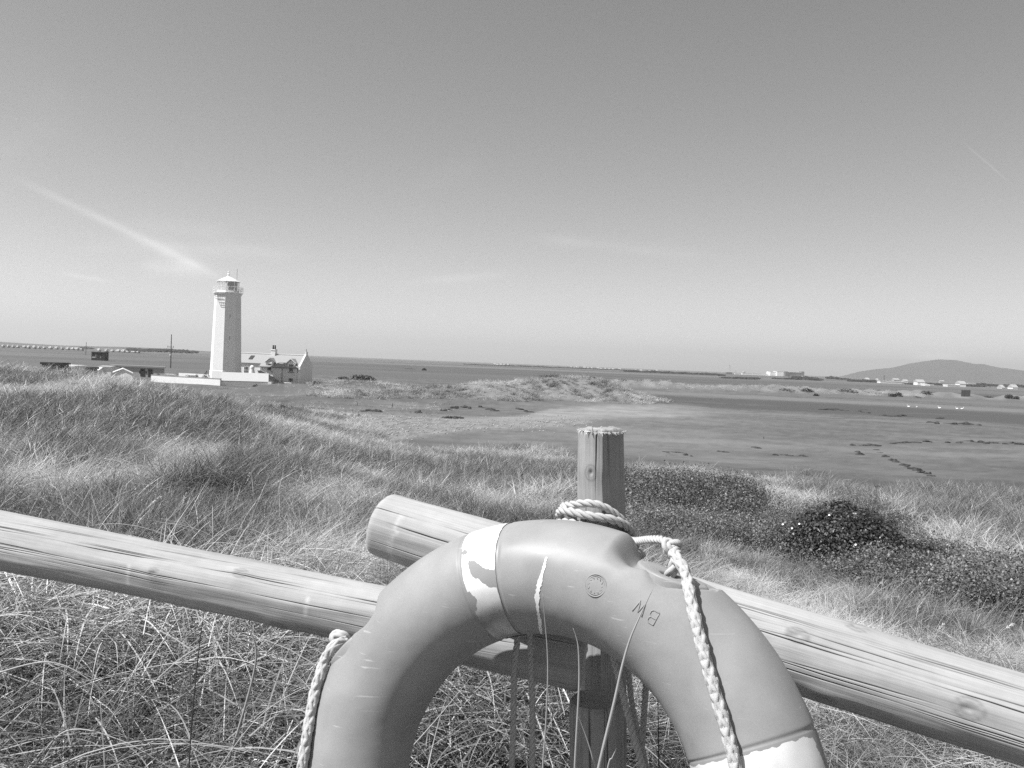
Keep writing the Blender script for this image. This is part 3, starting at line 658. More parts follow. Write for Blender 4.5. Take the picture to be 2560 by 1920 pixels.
st = far_box('boiler_house', 1816, 1830, 931, 944, 2500, M_fardark, 'dark boiler house with a tall chimney stack left of the works', cat='boiler house')
p = at(1826.5, 914, 2500); MB().tube([(p[0], 2506, 0), (p[0] - 1, 2506, p[2])], [1.3, .9], 10).build('stack', M_fargrey, st)
MB().tube([(p[0]-1, 2506, p[2]-.1), (p[0]-1, 2506, p[2] + 1.2)], 1.15, 10).build('stack_rim', M_fardark, st)
far_box('shed', 1816, 1832, 937, 942, 2440, M_farwhite, 'small white shed before the boiler house', cat='shed')
r = thing('mast', at(1839.5, 940, 2500), 'thin mast with a lamp head beside the boiler house', 'mast'); p = at(1839.5, 928, 2500)
MB().tube([(p[0], 2500, 0), (p[0], 2500, p[2])], .35, 6).build('shaft', M_fargrey, r); MB().box(p[0]-1, p[0]+1, 2499.4, 2500.6, p[2]-.3, p[2]+1).build('head', M_fargrey, r)
wt = far_box('store', 1856, 1882, 933.5, 944, 2520, M_farwhite, 'pale store building carrying a grey tank', cat='store'); p0, p1 = at(1856.5, 928.2, 2520), at(1865.5, 932.5, 2520)
MB().lathe([(2.5, 0), (5.2, 1), (5.5, 3.5), (3.5, 4.6)], 14, ((p0[0]+p1[0])/2, 2526, p1[2])).build('tank', M_fargrey, wt)
far_box('warehouse', 1838, 1856, 934, 944, 2530, M_farwhite, 'pale warehouse between mast and tank', cat='warehouse')
far_box('warehouse', 1882, 1924, 934.5, 944, 2540, M_farwhite, 'long pale warehouse left of the tall white hall', cat='warehouse')
far_box('hall', 1926, 1942, 929.5, 945, 2520, M_farwhite, 'tall white hall, left half of the pair by the factory', 40, cat='hall')
far_box('hall', 1943, 1959, 928.8, 945, 2510, M_farwhite, 'tall white hall joined to the left end of the factory', 40, cat='hall')
fc = far_box('factory', 1959.5, 2006, 930.8, 946, 2500, M_fargrey, 'big grey factory block with two dark stair towers', 30, cat='factory')
for a_, b_ in ((1964.5, 1971.5), (2004, 2011)):
    p0, p1 = at(a_, 928.8, 2495), at(b_, 928.8, 2495); MB().box(p0[0], p1[0], 2495, 2515, -1, p0[2]).build('stair_tower', M_fardark, fc)
w = MB()
for i in range(12):
    for j in range(3):
        p = at(1973 + i * 2.5, 933.5 + j * 3 + i*.1, 2499.8); w.box(p[0]-1, p[0]+1, 2499.7, 2500.1, p[2]-1, p[2]+1)
w.build('windows', M_fardark, fc)['kind'] = 'stuff'
p0, p1 = at(1972, 930.2, 2498), at(2003.5, 931.6, 2498); MB().box(p0[0], p1[0], 2498, 2530, p1[2]+.2, p0[2]+1).build('roof_edge', M_farwhite, fc)
far_box('shed', 1904, 1936, 941.3, 946.5, 2420, M_farwhite, 'long bright white shed before the factory', 20, cat='shed')
far_box('shed', 2008, 2024, 941, 946, 2480, M_farwhite, 'low white shed right of the factory', 20, cat='shed')
for (a_, b_, y0, y1, m_, lab, gp_) in ((2166,2174,948.5,953,M_farwhite,'small white house left of the row of white sheds','gable'),(2194,2197,951.5,956,M_farwhite,'tiny white house at the left end of the white sheds','gable'),(2201,2229,953.5,958,M_farwhite,'long white shed under the hill, left of two',None),
    (2229,2262,954.5,959,M_farwhite,'long white shed under the hill, right of two',None),(2235,2248,949.5,954.5,M_fargrey,'grey gabled house behind the white sheds','gable'),(2260,2270,953,956.5,M_farwhite,'pale house at the right end of the white sheds','gable'),
    (2294,2312,955.5,963,M_farwhite,'tall bright white house under the hill','gable'),(2313,2317,960,964,M_farwhite,'tiny white outhouse by the tall white house',None),(2325,2334,963,965,M_farwhite,'low white shed in the gap between the trees',None),(2351,2361,953.5,957,M_fargrey,'pale grey house in front of the hillside','gable'),
    (2369,2400,963,967,M_farwhite,'long low white shed left of the bright white barn',None),(2399.5,2415,959.5,967.5,M_farwhite,'bright white barn above the dark boards','gable'),(2425,2440,960.5,963.5,M_farwhite,'low white shed right of the bright white barn',None),(2505,2512,969,971.5,M_farwhite,'small white house near the right edge','gable'),
    (2532,2545,968.5,973,M_farwhite,'white house nearest the right edge','gable')):
    far_box('house', a_, b_, y0, y1 + 1, auto_D((a_ + b_) / 2, y1), m_, lab, 10, cat='house', roof=gp_)
hs = thing('mast', at(2211, 948, 2450), 'dark lattice mast standing before the hillside', 'mast'); p0, p1 = at(2211, 938.5, 2450), at(2211, 956, 2450)
MB().tube([(p0[0], 2450, p1[2]), (p0[0], 2450, p0[2])], [2.2, 1.1], 4).build('tower', M_fardark, hs); MB().box(p0[0]-1.6, p0[0]+1.6, 2448.5, 2451.5, p0[2]-3, p0[2]).build('head', M_fardark, hs)
hr = random.Random(5)
for i, px in enumerate([1234,1240,1249,1258,1268,1426,1434,1440,1450,1458,1468,1478,1492,1500,1512,1520,1530,1546,1585,1600,1622,1640]):
    py = 857 + .0405 * px + 5.6 + hr.uniform(-.6, .8); w_ = hr.uniform(2.5, 6)
    far_box('house', px, px + w_, py - hr.uniform(1.2, 2.4), py + 2, 2600, M_farwhite if hr.random() < .7 else M_fargrey, 'tiny pale house in the far town on the middle skyline', 10, cat='house', group='far town houses', roof='gable')
ch_ = thing('church', at(1447, 915, 2600), 'far church with a short spire on the middle skyline', 'church'); p = at(1447, 915.5, 2600)
MB().lathe([(2.2, 0), (2.2, p[2] - 4), (.1, p[2] + 2)], 4, (p[0], 2600, 0)).build('spire', M_fargrey, ch_); MB().box(p[0]+2, p[0]+12, 2598, 2606, -1, 6).build('nave', M_fargrey, ch_)

# ------------------------------------------------------------------ marsh: boards, birds, stakes, creek banks
bd = thing('notice_board', at(2414, 991, 300), 'pair of dark boards on posts at the edge of the far dunes', 'board')
for a_, b_ in ((2403.8, 2411.5), (2413, 2425.5)):
    p0, p1 = at(a_, 975, 300), at(b_, 991, 300); MB().box(p0[0], p1[0], 300, 300.15, p1[2], p0[2]).build('panel', M_timber, bd)
    for xx in (p0[0] + .12, p1[0] - .12): MB().box(xx - .07, xx + .07, 300.16, 300.3, p1[2] - 2.5, p0[2]).build('post', M_timber, bd)
M_bird = pmat('white_feather', .8, .8, .2)
def bird_mesh():
    m_ = MB(); m_.blob((0, 0, .22), .42, .24, .24, 12, 8, .05, 2); m_.tube([(.3, 0, .3), (.45, 0, .5), (.42, 0, .72), (.52, 0, .76)], [.1, .06, .055, .05], 7); m_.blob((.53, 0, .76), .09, .06, .06, 8, 6, 0)
    m_.add([(-.38, -.12, .26), (-.38, .12, .26), (-.68, 0, .3), (-.4, 0, .16)], [(0,1,2),(1,3,2),(3,0,2)])
    me_ = bpy.data.meshes.new('bird'); me_.from_pydata(m_.v, [], m_.f); me_.shade_smooth(); return me_
bm_ = bird_mesh(); bm_.materials.append(M_bird); beak = MB().tube([(.6, 0, .75), (.72, 0, .72)], [.03, .01], 5)
bk_me = None
for i, (px, py, lab) in enumerate(((2272,1019.5,'white bird on the marsh, leftmost of a loose group of five'),(2292,1019.5,'white bird on the marsh, second from the left of five'),(2349,1023.5,'white bird alone in the middle of the five on the marsh'),(2393,1022.5,'white bird on the marsh, left of the close pair'),(2405,1022.5,'white bird on the marsh, rightmost of the close pair'))):
    p = at(px, py, 196); z = float(H(p[0], p[1])); o = bpy.data.objects.new('bird', bm_); C.objects.link(o); o.location = (p[0], p[1], z); o.scale = (.78,) * 3; o.rotation_euler.z = R_(random.choice([0, 180]) + random.uniform(-40, 40)); tag(o, lab, 'bird', 'white birds on the marsh')
    if bk_me is None: b_ = beak.build('beak', M_dark, o, local=True); bk_me = b_
    else: b_ = bk_me.copy(); C.objects.link(b_); b_.parent = o
for px, py, D, hpx, lab in ((894,992,112,9,'dark stake on the grass, leftmost of three before the dune spit'),(981,992,112,10,'dark stake on the grass, middle of three before the dune spit'),(1103,999,108,7,'dark stake on the grass, rightmost of three before the dune spit'),(1909,1079,84,5,'small dark stake alone on the open marsh')):
    p = at(px, py, D); h = hpx / F * D; z = float(H(p[0], p[1])); tag(MB().tube([(p[0], p[1], z - .2), (p[0] + .04, p[1], z + h * .5), (p[0] + .02, p[1], z + h)], [.06, .055, .04], 7).build('stake', M_timber), lab, 'stake', 'stakes on the marsh')
def ground_at(px, py, D0=40, D1=400):
    """where the sight line through a pixel meets the ground"""
    d = ray(px, py); d = d / d[1]; Ds = np.geomspace(D0, D1, 300); P = EYE + Ds[:, None] * d; below = P[:, 2] < H(P[:, 0], P[:, 1])
    i = int(np.argmax(below)) if below.any() else len(Ds) - 1
    return P[i]
def scrub(px, py_base, w, h, label, n=260):
    p = ground_at(px, py_base, 90, 700); D = p[1]; k = D / F; r = thing('bush', (p[0], D, p[2]), label, 'bush')
    link('foliage', leaf_mesh('foliage', (p[0], D, p[2] - .1), w * k / 2, min(w, 30) * k / 2, h * k * 1.15 + .1, n, h * k * .22, int(px), .3), M_farbush, r)
    s = MB()
    for a in (-.5, 0, .5): s.tube([(p[0] + a * w * k * .1, D, p[2] - .3), (p[0] + a * w * k * .5, D, p[2] + h * k * .5)], [.08, .03], 5)
    s.build('stem', M_bark, r); return r
def banks(name, paths, label, hgt, n_per, mat):
    """broken, undercut turf edge: a run of lumps with a hollow face"""
    m_ = MB(); g = random.Random(hash(label) % 1000 if False else len(paths) * 7 + int(paths[0][0][0]))
    for path in paths:
        for (x0, y0), (x1, y1) in zip(path[:-1], path[1:]):
            k = max(2, int(abs(x1 - x0) / 7 * n_per))
            for i in range(k):
                t_ = (i + g.random()) / k; p = ground_at(x0 + (x1 - x0) * t_, y0 + (y1 - y0) * t_ + g.uniform(-1.5, 1.5)); s = p[1] / 100
                if g.random() < .25: continue
                m_.blob((p[0], p[1], p[2] - .02), g.uniform(.25, .7) * s, g.uniform(.15, .4) * s, hgt * g.uniform(.4, 1.1), 9, 6, .5, g.random() * 50)
    o = m_.build(name, mat, smooth=False); return tag(o, label, None, None, 'structure')
banks('mud_bank', [[(640,1019),(700,1022),(760,1023),(815,1029)],[(860,1040),(910,1045)],[(1105,1028),(1150,1018),(1185,1024)],[(1195,1018),(1230,1024),(1250,1032)],[(1290,1022),(1330,1032)],[(1110,1045),(1150,1046)],[(905,1028),(955,1030)],[(1040,1031),(1060,1034)]], 'eroded dark turf edge above the shingle', .34, 1.3, M_shaded_mud)
banks('mud_bank', [[(2050,1024),(2120,1027),(2180,1033)],[(2180,1037),(2240,1040),(2310,1043)],[(2150,1025),(2175,1026)],[(2320,1058),(2370,1060),(2450,1064)],[(2325,1045),(2360,1046)]], 'dark broken creek bank far out on the marsh', .3, .8, M_shaded_mud)
banks('mud_bank', [[(2128,1114),(2160,1116),(2192,1114)],[(2130,1116),(2150,1138)],[(2220,1110),(2300,1106),(2330,1106)],[(2370,1108),(2420,1105),(2490,1109),(2560,1111)],[(2190,1125),(2225,1150),(2270,1168),(2330,1192)]], 'dark curling creek bank in the middle of the marsh', .2, 1.1, M_shaded_mud)
banks('mud_bank', [[(1660,1130),(1700,1134),(1730,1144)],[(1795,1130),(1815,1131)],[(1880,1118),(1900,1122)],[(1930,1138),(2020,1142)],[(1600,1168),(1635,1170)],[(1735,1165),(1750,1170)],[(1860,1193),(1900,1195)],[(2190,1217),(2205,1219)],[(2370,1272),(2400,1276),(2440,1272)],[(2455,1245),(2468,1256)]], 'small dark mud breaks on the near marsh', .14, 1.0, M_shaded_mud)
# ------------------------------------------------------------------ weathered round timber
def wood_mat(name, WOOD):
    m = bpy.data.materials.new(name); m.use_nodes = True; t = m.node_tree; p = t.nodes['Principled BSDF']; p.inputs['Roughness'].default_value = .78; p.inputs['Specular IOR Level'].default_value = .25
    wv = N(t, 'ShaderNodeAttribute', attribute_name='wv').outputs['Vector']
    def nz(sc, det=4):
        mp = N(t, 'ShaderNodeMapping'); mp.inputs['Scale'].default_value = sc; t.links.new(wv, mp.inputs['Vector'])
        n = N(t, 'ShaderNodeTexNoise'); n.inputs['Scale'].default_value = 1; n.inputs['Detail'].default_value = det; t.links.new(mp.outputs[0], n.inputs['Vector']); return n.outputs['Fac']
    g1, g2, g3, g4 = nz((2.0, 110, 20)), nz((7, 420, 60), 3), nz((3.5, 9, 5), 5), nz((40, 40, 40), 6)
    v = math_n(t, 'ADD', math_n(t, 'MULTIPLY', math_n(t, 'SUBTRACT', g1, .5), .13), WOOD)
    v = math_n(t, 'ADD', v, math_n(t, 'MULTIPLY', math_n(t, 'SUBTRACT', g2, .5), .20))
    v = math_n(t, 'ADD', v, math_n(t, 'MULTIPLY', math_n(t, 'SUBTRACT', g3, .5), .26))
    v = math_n(t, 'ADD', v, math_n(t, 'MULTIPLY', math_n(t, 'SUBTRACT', g4, .5), .10))
    ck = N(t, 'ShaderNodeAttribute', attribute_name='crk').outputs['Fac']; st = N(t, 'ShaderNodeAttribute', attribute_name='stn').outputs['Fac']; kn = N(t, 'ShaderNodeAttribute', attribute_name='knt').outputs['Fac']
    v = math_n(t, 'MULTIPLY', v, math_n(t, 'SUBTRACT', 1.0, math_n(t, 'MULTIPLY', ck, .85)))
    v = math_n(t, 'MULTIPLY', v, math_n(t, 'SUBTRACT', 1.0, math_n(t, 'MULTIPLY', kn, .42)))
    v = math_n(t, 'ADD', v, math_n(t, 'MULTIPLY', st, .35)); v = math_n(t, 'MINIMUM', math_n(t, 'MAXIMUM', v, .02), .75)
    c = N(t, 'ShaderNodeCombineColor')
    for i in range(3): t.links.new(v, c.inputs[i])
    t.links.new(c.outputs[0], p.inputs['Base Color'])
    hh = math_n(t, 'ADD', math_n(t, 'MULTIPLY', g1, .6), math_n(t, 'MULTIPLY', g2, .5))
    b = N(t, 'ShaderNodeBump'); b.inputs['Distance'].default_value = .0006; t.links.new(hh, b.inputs['Height']); t.links.new(b.outputs[0], p.inputs['Normal'])
    return m
FK = .93                                                            # the ring leans right against the thick rail
M_wood = wood_mat('weathered_pine', .37); M_post = wood_mat('grey_weathered_pine', .31)
def log(name, P0, P1, rad, parent, nL=420, nA=300, cracks=12, knots=6, seed=0, stains=(), label=None, extra_cracks=(), rough_top=0.0, facet=None, look=None):
    """round timber from P0 to P1; finer mesh on the side of 'look'"""
    g = np.random.default_rng(seed); P0 = np.array(P0, float); P1 = np.array(P1, float); L = np.linalg.norm(P1 - P0); ax = (P1 - P0) / L
    toc = (EYE - (P0 + P1) / 2) if look is None else np.array(look, float); e1 = toc - ax * (toc @ ax); e1 /= np.linalg.norm(e1); e2 = np.cross(ax, e1)
    vis = np.linspace(-1.75, 1.75, int(nA * .82), endpoint=False); hid = np.linspace(1.75, 2 * math.pi - 1.75, nA - len(vis), endpoint=False); A = np.concatenate([vis, hid])
    s = np.linspace(0, L, nL); SS, AA = np.meshgrid(s, A, indexing='ij')
    rr = rad(SS / L) + (fbm(SS * 2.2 + seed, np.cos(AA) * 1.1 + 5, np.sin(AA) * 1.1, o=3) - .5) * .014 + (fbm(SS * 9 + seed, np.cos(AA) * 5, np.sin(AA) * 5, o=3) - .5) * .0012
    crk = np.zeros_like(SS); knt = np.zeros_like(SS); stn = np.zeros_like(SS); off = np.zeros_like(SS)
    cl = [(g.uniform(-.1, .8) * L, g.uniform(.25, .75) * min(L, 1.6), g.uniform(-1.1, 1.0), g.uniform(.00045, .0009), g.uniform(.45, 1)) for _ in range(cracks)] + list(extra_cracks)
    R0 = float(rad(np.array(.5)))
    for s0, ln, a0, w, dep in cl:
        al = (SS - s0) / ln; tap = sstep(0, .12, al) * sstep(1, .8, al) * (.55 + .45 * np.sin(SS * 23 + a0 * 9))
        ac = a0 + (fbm(SS * 2.5 + a0 * 31, SS * 0 + seed, o=3) - .5) * .22 + (fbm(SS * 25 + a0 * 7, SS * 0, o=2) - .5) * .012
        dd = (np.angle(np.exp(1j * (AA - ac)))) * R0; k = np.exp(-(dd / w) ** 2) * np.clip(tap, 0, 1) * dep; crk = np.maximum(crk, k)
    for i in range(knots):
        s0, a0, kr = g.uniform(.05, .95) * L, g.uniform(-1.2, 1.2), g.uniform(.006, .016)
        dd = np.hypot((SS - s0) / 1.3, np.angle(np.exp(1j * (AA - a0))) * R0); ring = .5 + .5 * np.cos(dd / kr * 11)
        knt = np.maximum(knt, np.exp(-(dd / kr) ** 4) * (.25 + .5 * ring) + np.exp(-((dd - kr) / (.12 * kr)) ** 2) * .6); off += .003 * np.exp(-(dd / (kr * 2.2)) ** 2) - .0035 * np.exp(-(dd / (kr * .35)) ** 2)
    for s0, a0, a1, w, k in stains:
        wob = (fbm(AA * 6 + s0 * 9, SS * 0, o=2) - .5) * .012; stn = np.maximum(stn, np.exp(-((SS - s0 - wob) / w) ** 2) * sstep(a0, a0 + .15, AA) * sstep(a1, a1 - .15, AA) * k)
    if facet:
        fa_, fh = facet; da = np.angle(np.exp(1j * (AA - fa_))); R1 = rad(SS / L); lim = R1 * math.cos(fh) / np.maximum(np.cos(da), .2) + (fbm(SS * 12, AA * 3, o=3) - .5) * .004; rr = np.where(np.abs(da) < 1.3, np.minimum(rr, lim), rr)
    rr = rr + off - .0035 * crk
    ends = np.minimum(SS, L - SS); rr = rr - .004 * np.exp(-(ends / .004) ** 2)
    P = P0 + ax * SS[..., None] + (e1 * np.cos(AA)[..., None] + e2 * np.sin(AA)[..., None]) * rr[..., None]
    if rough_top: P[-1] += ax * ((fbm(np.cos(A) * 4, np.sin(A) * 4, o=3) - .5) * rough_top)[:, None]
    wvv = np.stack([SS + seed * 3.1, AA * R0 + seed, np.zeros_like(SS)], -1)
    def cap(row, c, kk, ds):
        rows = []; wr = []
        for k in kk:
            q = c + (P[row] - c) * k; q = q + ax * ((fbm(q[:, 0] * 90, q[:, 1] * 90, q[:, 2] * 90, o=3) - .5) * .006 * (1 if k < .96 else 0))[:, None]; rows.append(q)
            wr.append(np.stack([np.full(nA, ds + k * .03), np.full(nA, k * R0 * 2), np.full(nA, seed)], -1))
        return np.array(rows), np.array(wr)
    c0, w0 = cap(0, P[0].mean(0), (0.0, .3, .6, .9, .97), 9); c1, w1 = cap(-1, P[-1].mean(0), (.97, .9, .6, .3, 0.0), 7)
    PP = np.concatenate([c0, P, c1]); WV = np.concatenate([w0, wvv, w1]); z5 = np.zeros((5, nA)); f = lambda a: np.concatenate([z5, a, z5]).ravel()
    me = grid_mesh(name, PP, wrap_v=True, attrs={'wv': WV.reshape(-1, 3), 'crk': f(crk), 'knt': f(np.clip(knt, 0, 1)), 'stn': f(stn)})
    o = link(name, me, M_post if name == 'post' else M_wood, parent, smooth=True)
    if label: o['label'] = label
    return o
fence = thing('timber_fence', at(1500, 2300, 1.5), 'round-pole timber fence holding the ring behind the lifebuoy', 'fence')
ra, rb = at(958, 1311, 1.53 * FK), at(2560, 1803, 1.19 * FK); rb = ra + (rb - ra) * 1.9
log('rail', ra, rb, lambda t: (.0635 + .0035 * t) * FK, fence, 340, 560, 20, 8, 3, [(.05, -.5, 1.2, .0035, .35)], 'thick weathered rail with the sawn end beside the tall post')
la, lb = at(0, 1350, 1.69 * FK), at(1462, 1640, 1.465 * FK); la = la + (la - lb) * .9
Lw = np.linalg.norm(lb - la)
log('rail', la, lb, lambda t: (.0555 + .003 * t) * FK, fence, 340, 520, 13, 9, 8, [(.62 * Lw, -.1, .75, .003, .5), (.78 * Lw, -.2, .55, .0025, .5)], 'rail running off to the left edge', extra_cracks=((.46 * Lw, .8, -.75, .0006, .9), (.52 * Lw, 1.1, -.35, .0006, .95), (.58 * Lw, .9, .05, .0006, .85), (.45 * Lw, .5, .32, .0007, .85), (.74 * Lw, .45, .4, .0006, .7)))
pt, pb_ = at(1504, 1072, 1.60 * FK), at(1508, 1750, 1.60 * FK); pb_ = pb_ + (pb_ - pt) * 1.0; pl_ = np.linalg.norm(pt - pb_)
log('post', pb_, pt, lambda t: (.0455 - .001 * t) * FK, fence, 420, 320, 3, 5, 14, [(pl_ - .105, .30, .48, .02, .6)], 'tall post with frayed top', facet=(.78, .80), extra_cracks=((pl_ - .42, .55, -.28, .0012, 1.0), (pl_ - .30, .18, -.75, .0009, .8)), rough_top=.008)
fr = MB(); gq = random.Random(4); axp = (pt - pb_) / pl_
for k in range(420):                                                # torn fibres and lichen round the sawn top
    a = gq.uniform(0, 6.283); r_ = .042 * gq.uniform(.5, 1.04) ** .5; b = V(pt) + Vector((math.cos(a), math.sin(a), 0)) * r_ - V(axp) * .003
    d = Vector((math.cos(a) * gq.uniform(.2, 1), math.sin(a) * gq.uniform(.2, 1), gq.uniform(-1.2, .35))).normalized() * gq.uniform(.003, .010); sd = Vector((-math.sin(a), math.cos(a), gq.uniform(-.3, .3))) * gq.uniform(.0006, .0018)
    fr.add([b - sd, b + sd, b + d + Vector((0, 0, .001))], [(0, 1, 2)])
o = fr.build('frayed_fibres', pmat('fibres', .5, .9, .1, .1, 60), fence); o['kind'] = 'stuff'
st_, sb_ = at(1490, 1748, 1.43 * FK), at(1492, 2500, 1.43 * FK)
log('post', sb_, st_, lambda t: .0475 * FK + 0 * t, fence, 260, 220, 2, 2, 21, (), 'short cut-off post under the end of the left rail', extra_cracks=((.05, .7, -.25, .0014, .9), (.1, .6, .5, .0012, .8)))

# ------------------------------------------------------------------ lifebuoy
RC = np.array([.0575, 1.078, 6.417]); RM, RT = .295, .08
_az, _el = -.45, .30
rn = np.array([math.sin(_az) * math.cos(_el), -math.cos(_az) * math.cos(_el), math.sin(_el)])
ru = np.cross([0, 0, 1.], rn); ru /= np.linalg.norm(ru); rv = np.cross(rn, ru)
def tor(th, ph, off=0.0):
    th = np.asarray(th, float); ph = np.asarray(ph, float); e = np.cos(th)[..., None] * ru + np.sin(th)[..., None] * rv
    r_ = RT + off; r_ = np.asarray(r_) + np.zeros_like(th); return RC + (RM + r_ * np.cos(ph))[..., None] * e + (r_ * np.sin(ph))[..., None] * rn
def torn(th, ph): return (np.cos(ph) * (math.cos(th) * ru + math.sin(th) * rv) + math.sin(ph) * rn)
def hit(px, py):
    d = ray(px, py); d = d / np.linalg.norm(d); t_ = np.arange(.5, 2, .0005); P = EYE + t_[:, None] * d - RC; a, b, c = P @ ru, P @ rv, P @ rn
    q = np.hypot(np.hypot(a, b) - RM, c) - RT; i = np.argmax(q < 0) if (q < 0).any() else np.argmin(q); return math.atan2(b[i], a[i]), math.atan2(c[i], math.hypot(a[i], b[i]) - RM)
LSIGN = {65.2: 1, 155.2: -1, 245.2: 1, 335.2: -1}
LUGS = [65.2, 155.2, 245.2, 335.2]; BANDS = [110.8, 200.8, 290.8, 21.2]
def adiff(a, b): return (a - b + 180) % 360 - 180
def ring_off(thd, phd):
    """depth of the moulded body below a plain ring: recesses at the lugs, grooves beside the bands"""
    off = np.zeros_like(thd)
    for L_ in LUGS:
        s = adiff(thd, L_) * (1 if LSIGN[L_] > 0 else -1); dep = .018 + .0017 * np.clip(s, -8.2, 8); wt = sstep(-9.3, -8.2, s) * sstep(14, 7.4, s)
        lim = 47 + 5 * sstep(0, 8, s) - 30 * np.clip((-3 - s) / 6, 0, 1) ** 2; soft = 5 + 9 * sstep(2, 9, s); wp = sstep(-75, -25, phd) * sstep(lim + soft, lim - soft, phd); off -= dep * wt * wp
        lf = 54 - 43 * np.clip(np.abs(s) / 7.9, 0, 1) ** 2; off -= .0045 * np.exp(-((phd - lf - 3.5) / 3.2) ** 2) * sstep(8.6, 7.4, np.abs(s))
    for b in BANDS:
        for e in (-5.55, 5.55): off -= .0013 * np.exp(-((adiff(thd, b) - e) / .34) ** 2)
        off -= .0008 * sstep(5.6, 5.2, np.abs(adiff(thd, b)))
    off += (fbm(thd * .09, phd * .03, o=3) - .5) * .0016
    return off
buoy = thing('lifebuoy', RC - np.array([0, 0, .36]), 'pale moulded ring lifebuoy with peeling white bands hanging on the fence', 'lifebuoy')
def ring_material():
    m = pmat('ring_plastic', .40, .42, .27, 0, 5, 0); t = m.node_tree; p = t.nodes['Principled BSDF']; p.inputs['IOR'].default_value = 1.5
    co = N(t, 'ShaderNodeTexCoord').outputs['Object']
    n = N(t, 'ShaderNodeTexNoise'); n.inputs['Scale'].default_value = 14; n.inputs['Detail'].default_value = 8; t.links.new(co, n.inputs['Vector'])
    n2 = N(t, 'ShaderNodeTexNoise'); n2.inputs['Scale'].default_value = 420; n2.inputs['Detail'].default_value = 3; t.links.new(co, n2.inputs['Vector'])
    mp = N(t, 'ShaderNodeMapping'); mp.inputs['Scale'].default_value = (9, 60, 200); mp.inputs['Rotation'].default_value = (.4, .9, .3); t.links.new(co, mp.inputs['Vector'])
    n3 = N(t, 'ShaderNodeTexNoise'); n3.inputs['Scale'].default_value = 1; n3.inputs['Detail'].default_value = 2; t.links.new(mp.outputs[0], n3.inputs['Vector'])
    scr = math_n(t, 'MULTIPLY', math_n(t, 'SUBTRACT', n3.outputs['Fac'], .69, clamp=True), 1.6)
    v = math_n(t, 'ADD', math_n(t, 'MULTIPLY', math_n(t, 'SUBTRACT', n.outputs['Fac'], .5), .17), .285)
    v = math_n(t, 'ADD', v, math_n(t, 'MULTIPLY', math_n(t, 'SUBTRACT', n2.outputs['Fac'], .5), .05)); v = math_n(t, 'ADD', v, scr)
    c = N(t, 'ShaderNodeCombineColor')
    for i in range(3): t.links.new(v, c.inputs[i])
    t.links.new(c.outputs[0], p.inputs['Base Color'])
    r = math_n(t, 'ADD', math_n(t, 'MULTIPLY', math_n(t, 'SUBTRACT', n.outputs['Fac'], .5), .25), .45); t.links.new(r, p.inputs['Roughness'])
    return m
M_ring = ring_material()
thd = np.linspace(0, 360, 1440, endpoint=False); phd = np.linspace(-180, 180, 110, endpoint=False); T_, Pp = np.meshgrid(thd, phd, indexing='ij')
me = grid_mesh('body', tor(np.radians(T_), np.radians(Pp), ring_off(T_, Pp)), True, True); body = link('body', me, M_ring, buoy, smooth=True)
# bands: sheets of worn white tape
def band_material():
    m = pmat('worn_tape', .8, .6, .3); t = m.node_tree; p = t.nodes['Principled BSDF']; tp_ = N(t, 'ShaderNodeAttribute', attribute_name='wv').outputs['Vector']
    w = N(t, 'ShaderNodeAttribute', attribute_name='worn').outputs['Fac']
    n = N(t, 'ShaderNodeTexNoise'); n.inputs['Scale'].default_value = 60; n.inputs['Detail'].default_value = 6; t.links.new(tp_, n.inputs['Vector'])
    n2 = N(t, 'ShaderNodeTexNoise'); n2.inputs['Scale'].default_value = 25; n2.inputs['Detail'].default_value = 8; t.links.new(tp_, n2.inputs['Vector'])
    k = math_n(t, 'GREATER_THAN', math_n(t, 'ADD', w, math_n(t, 'MULTIPLY', math_n(t, 'SUBTRACT', n.outputs['Fac'], .5), 1.25)), .5)
    dirt = N(t, 'ShaderNodeAttribute', attribute_name='dirt').outputs['Fac']
    wh = math_n(t, 'SUBTRACT', .80, math_n(t, 'MULTIPLY', dirt, math_n(t, 'MULTIPLY', n2.outputs['Fac'], .75)))
    v = math_n(t, 'ADD', math_n(t, 'MULTIPLY', wh, math_n(t, 'SUBTRACT', 1.0, k)), math_n(t, 'MULTIPLY', k, .26))
    c = N(t, 'ShaderNodeCombineColor')
    for i in range(3): t.links.new(v, c.inputs[i])
    t.links.new(c.outputs[0], p.inputs['Base Color'])
    b = N(t, 'ShaderNodeBump'); b.inputs['Distance'].default_value = .0008; t.links.new(math_n(t, 'SUBTRACT', 1.0, k), b.inputs['Height']); t.links.new(b.outputs[0], p.inputs['Normal'])
    return m
M_band = band_material()
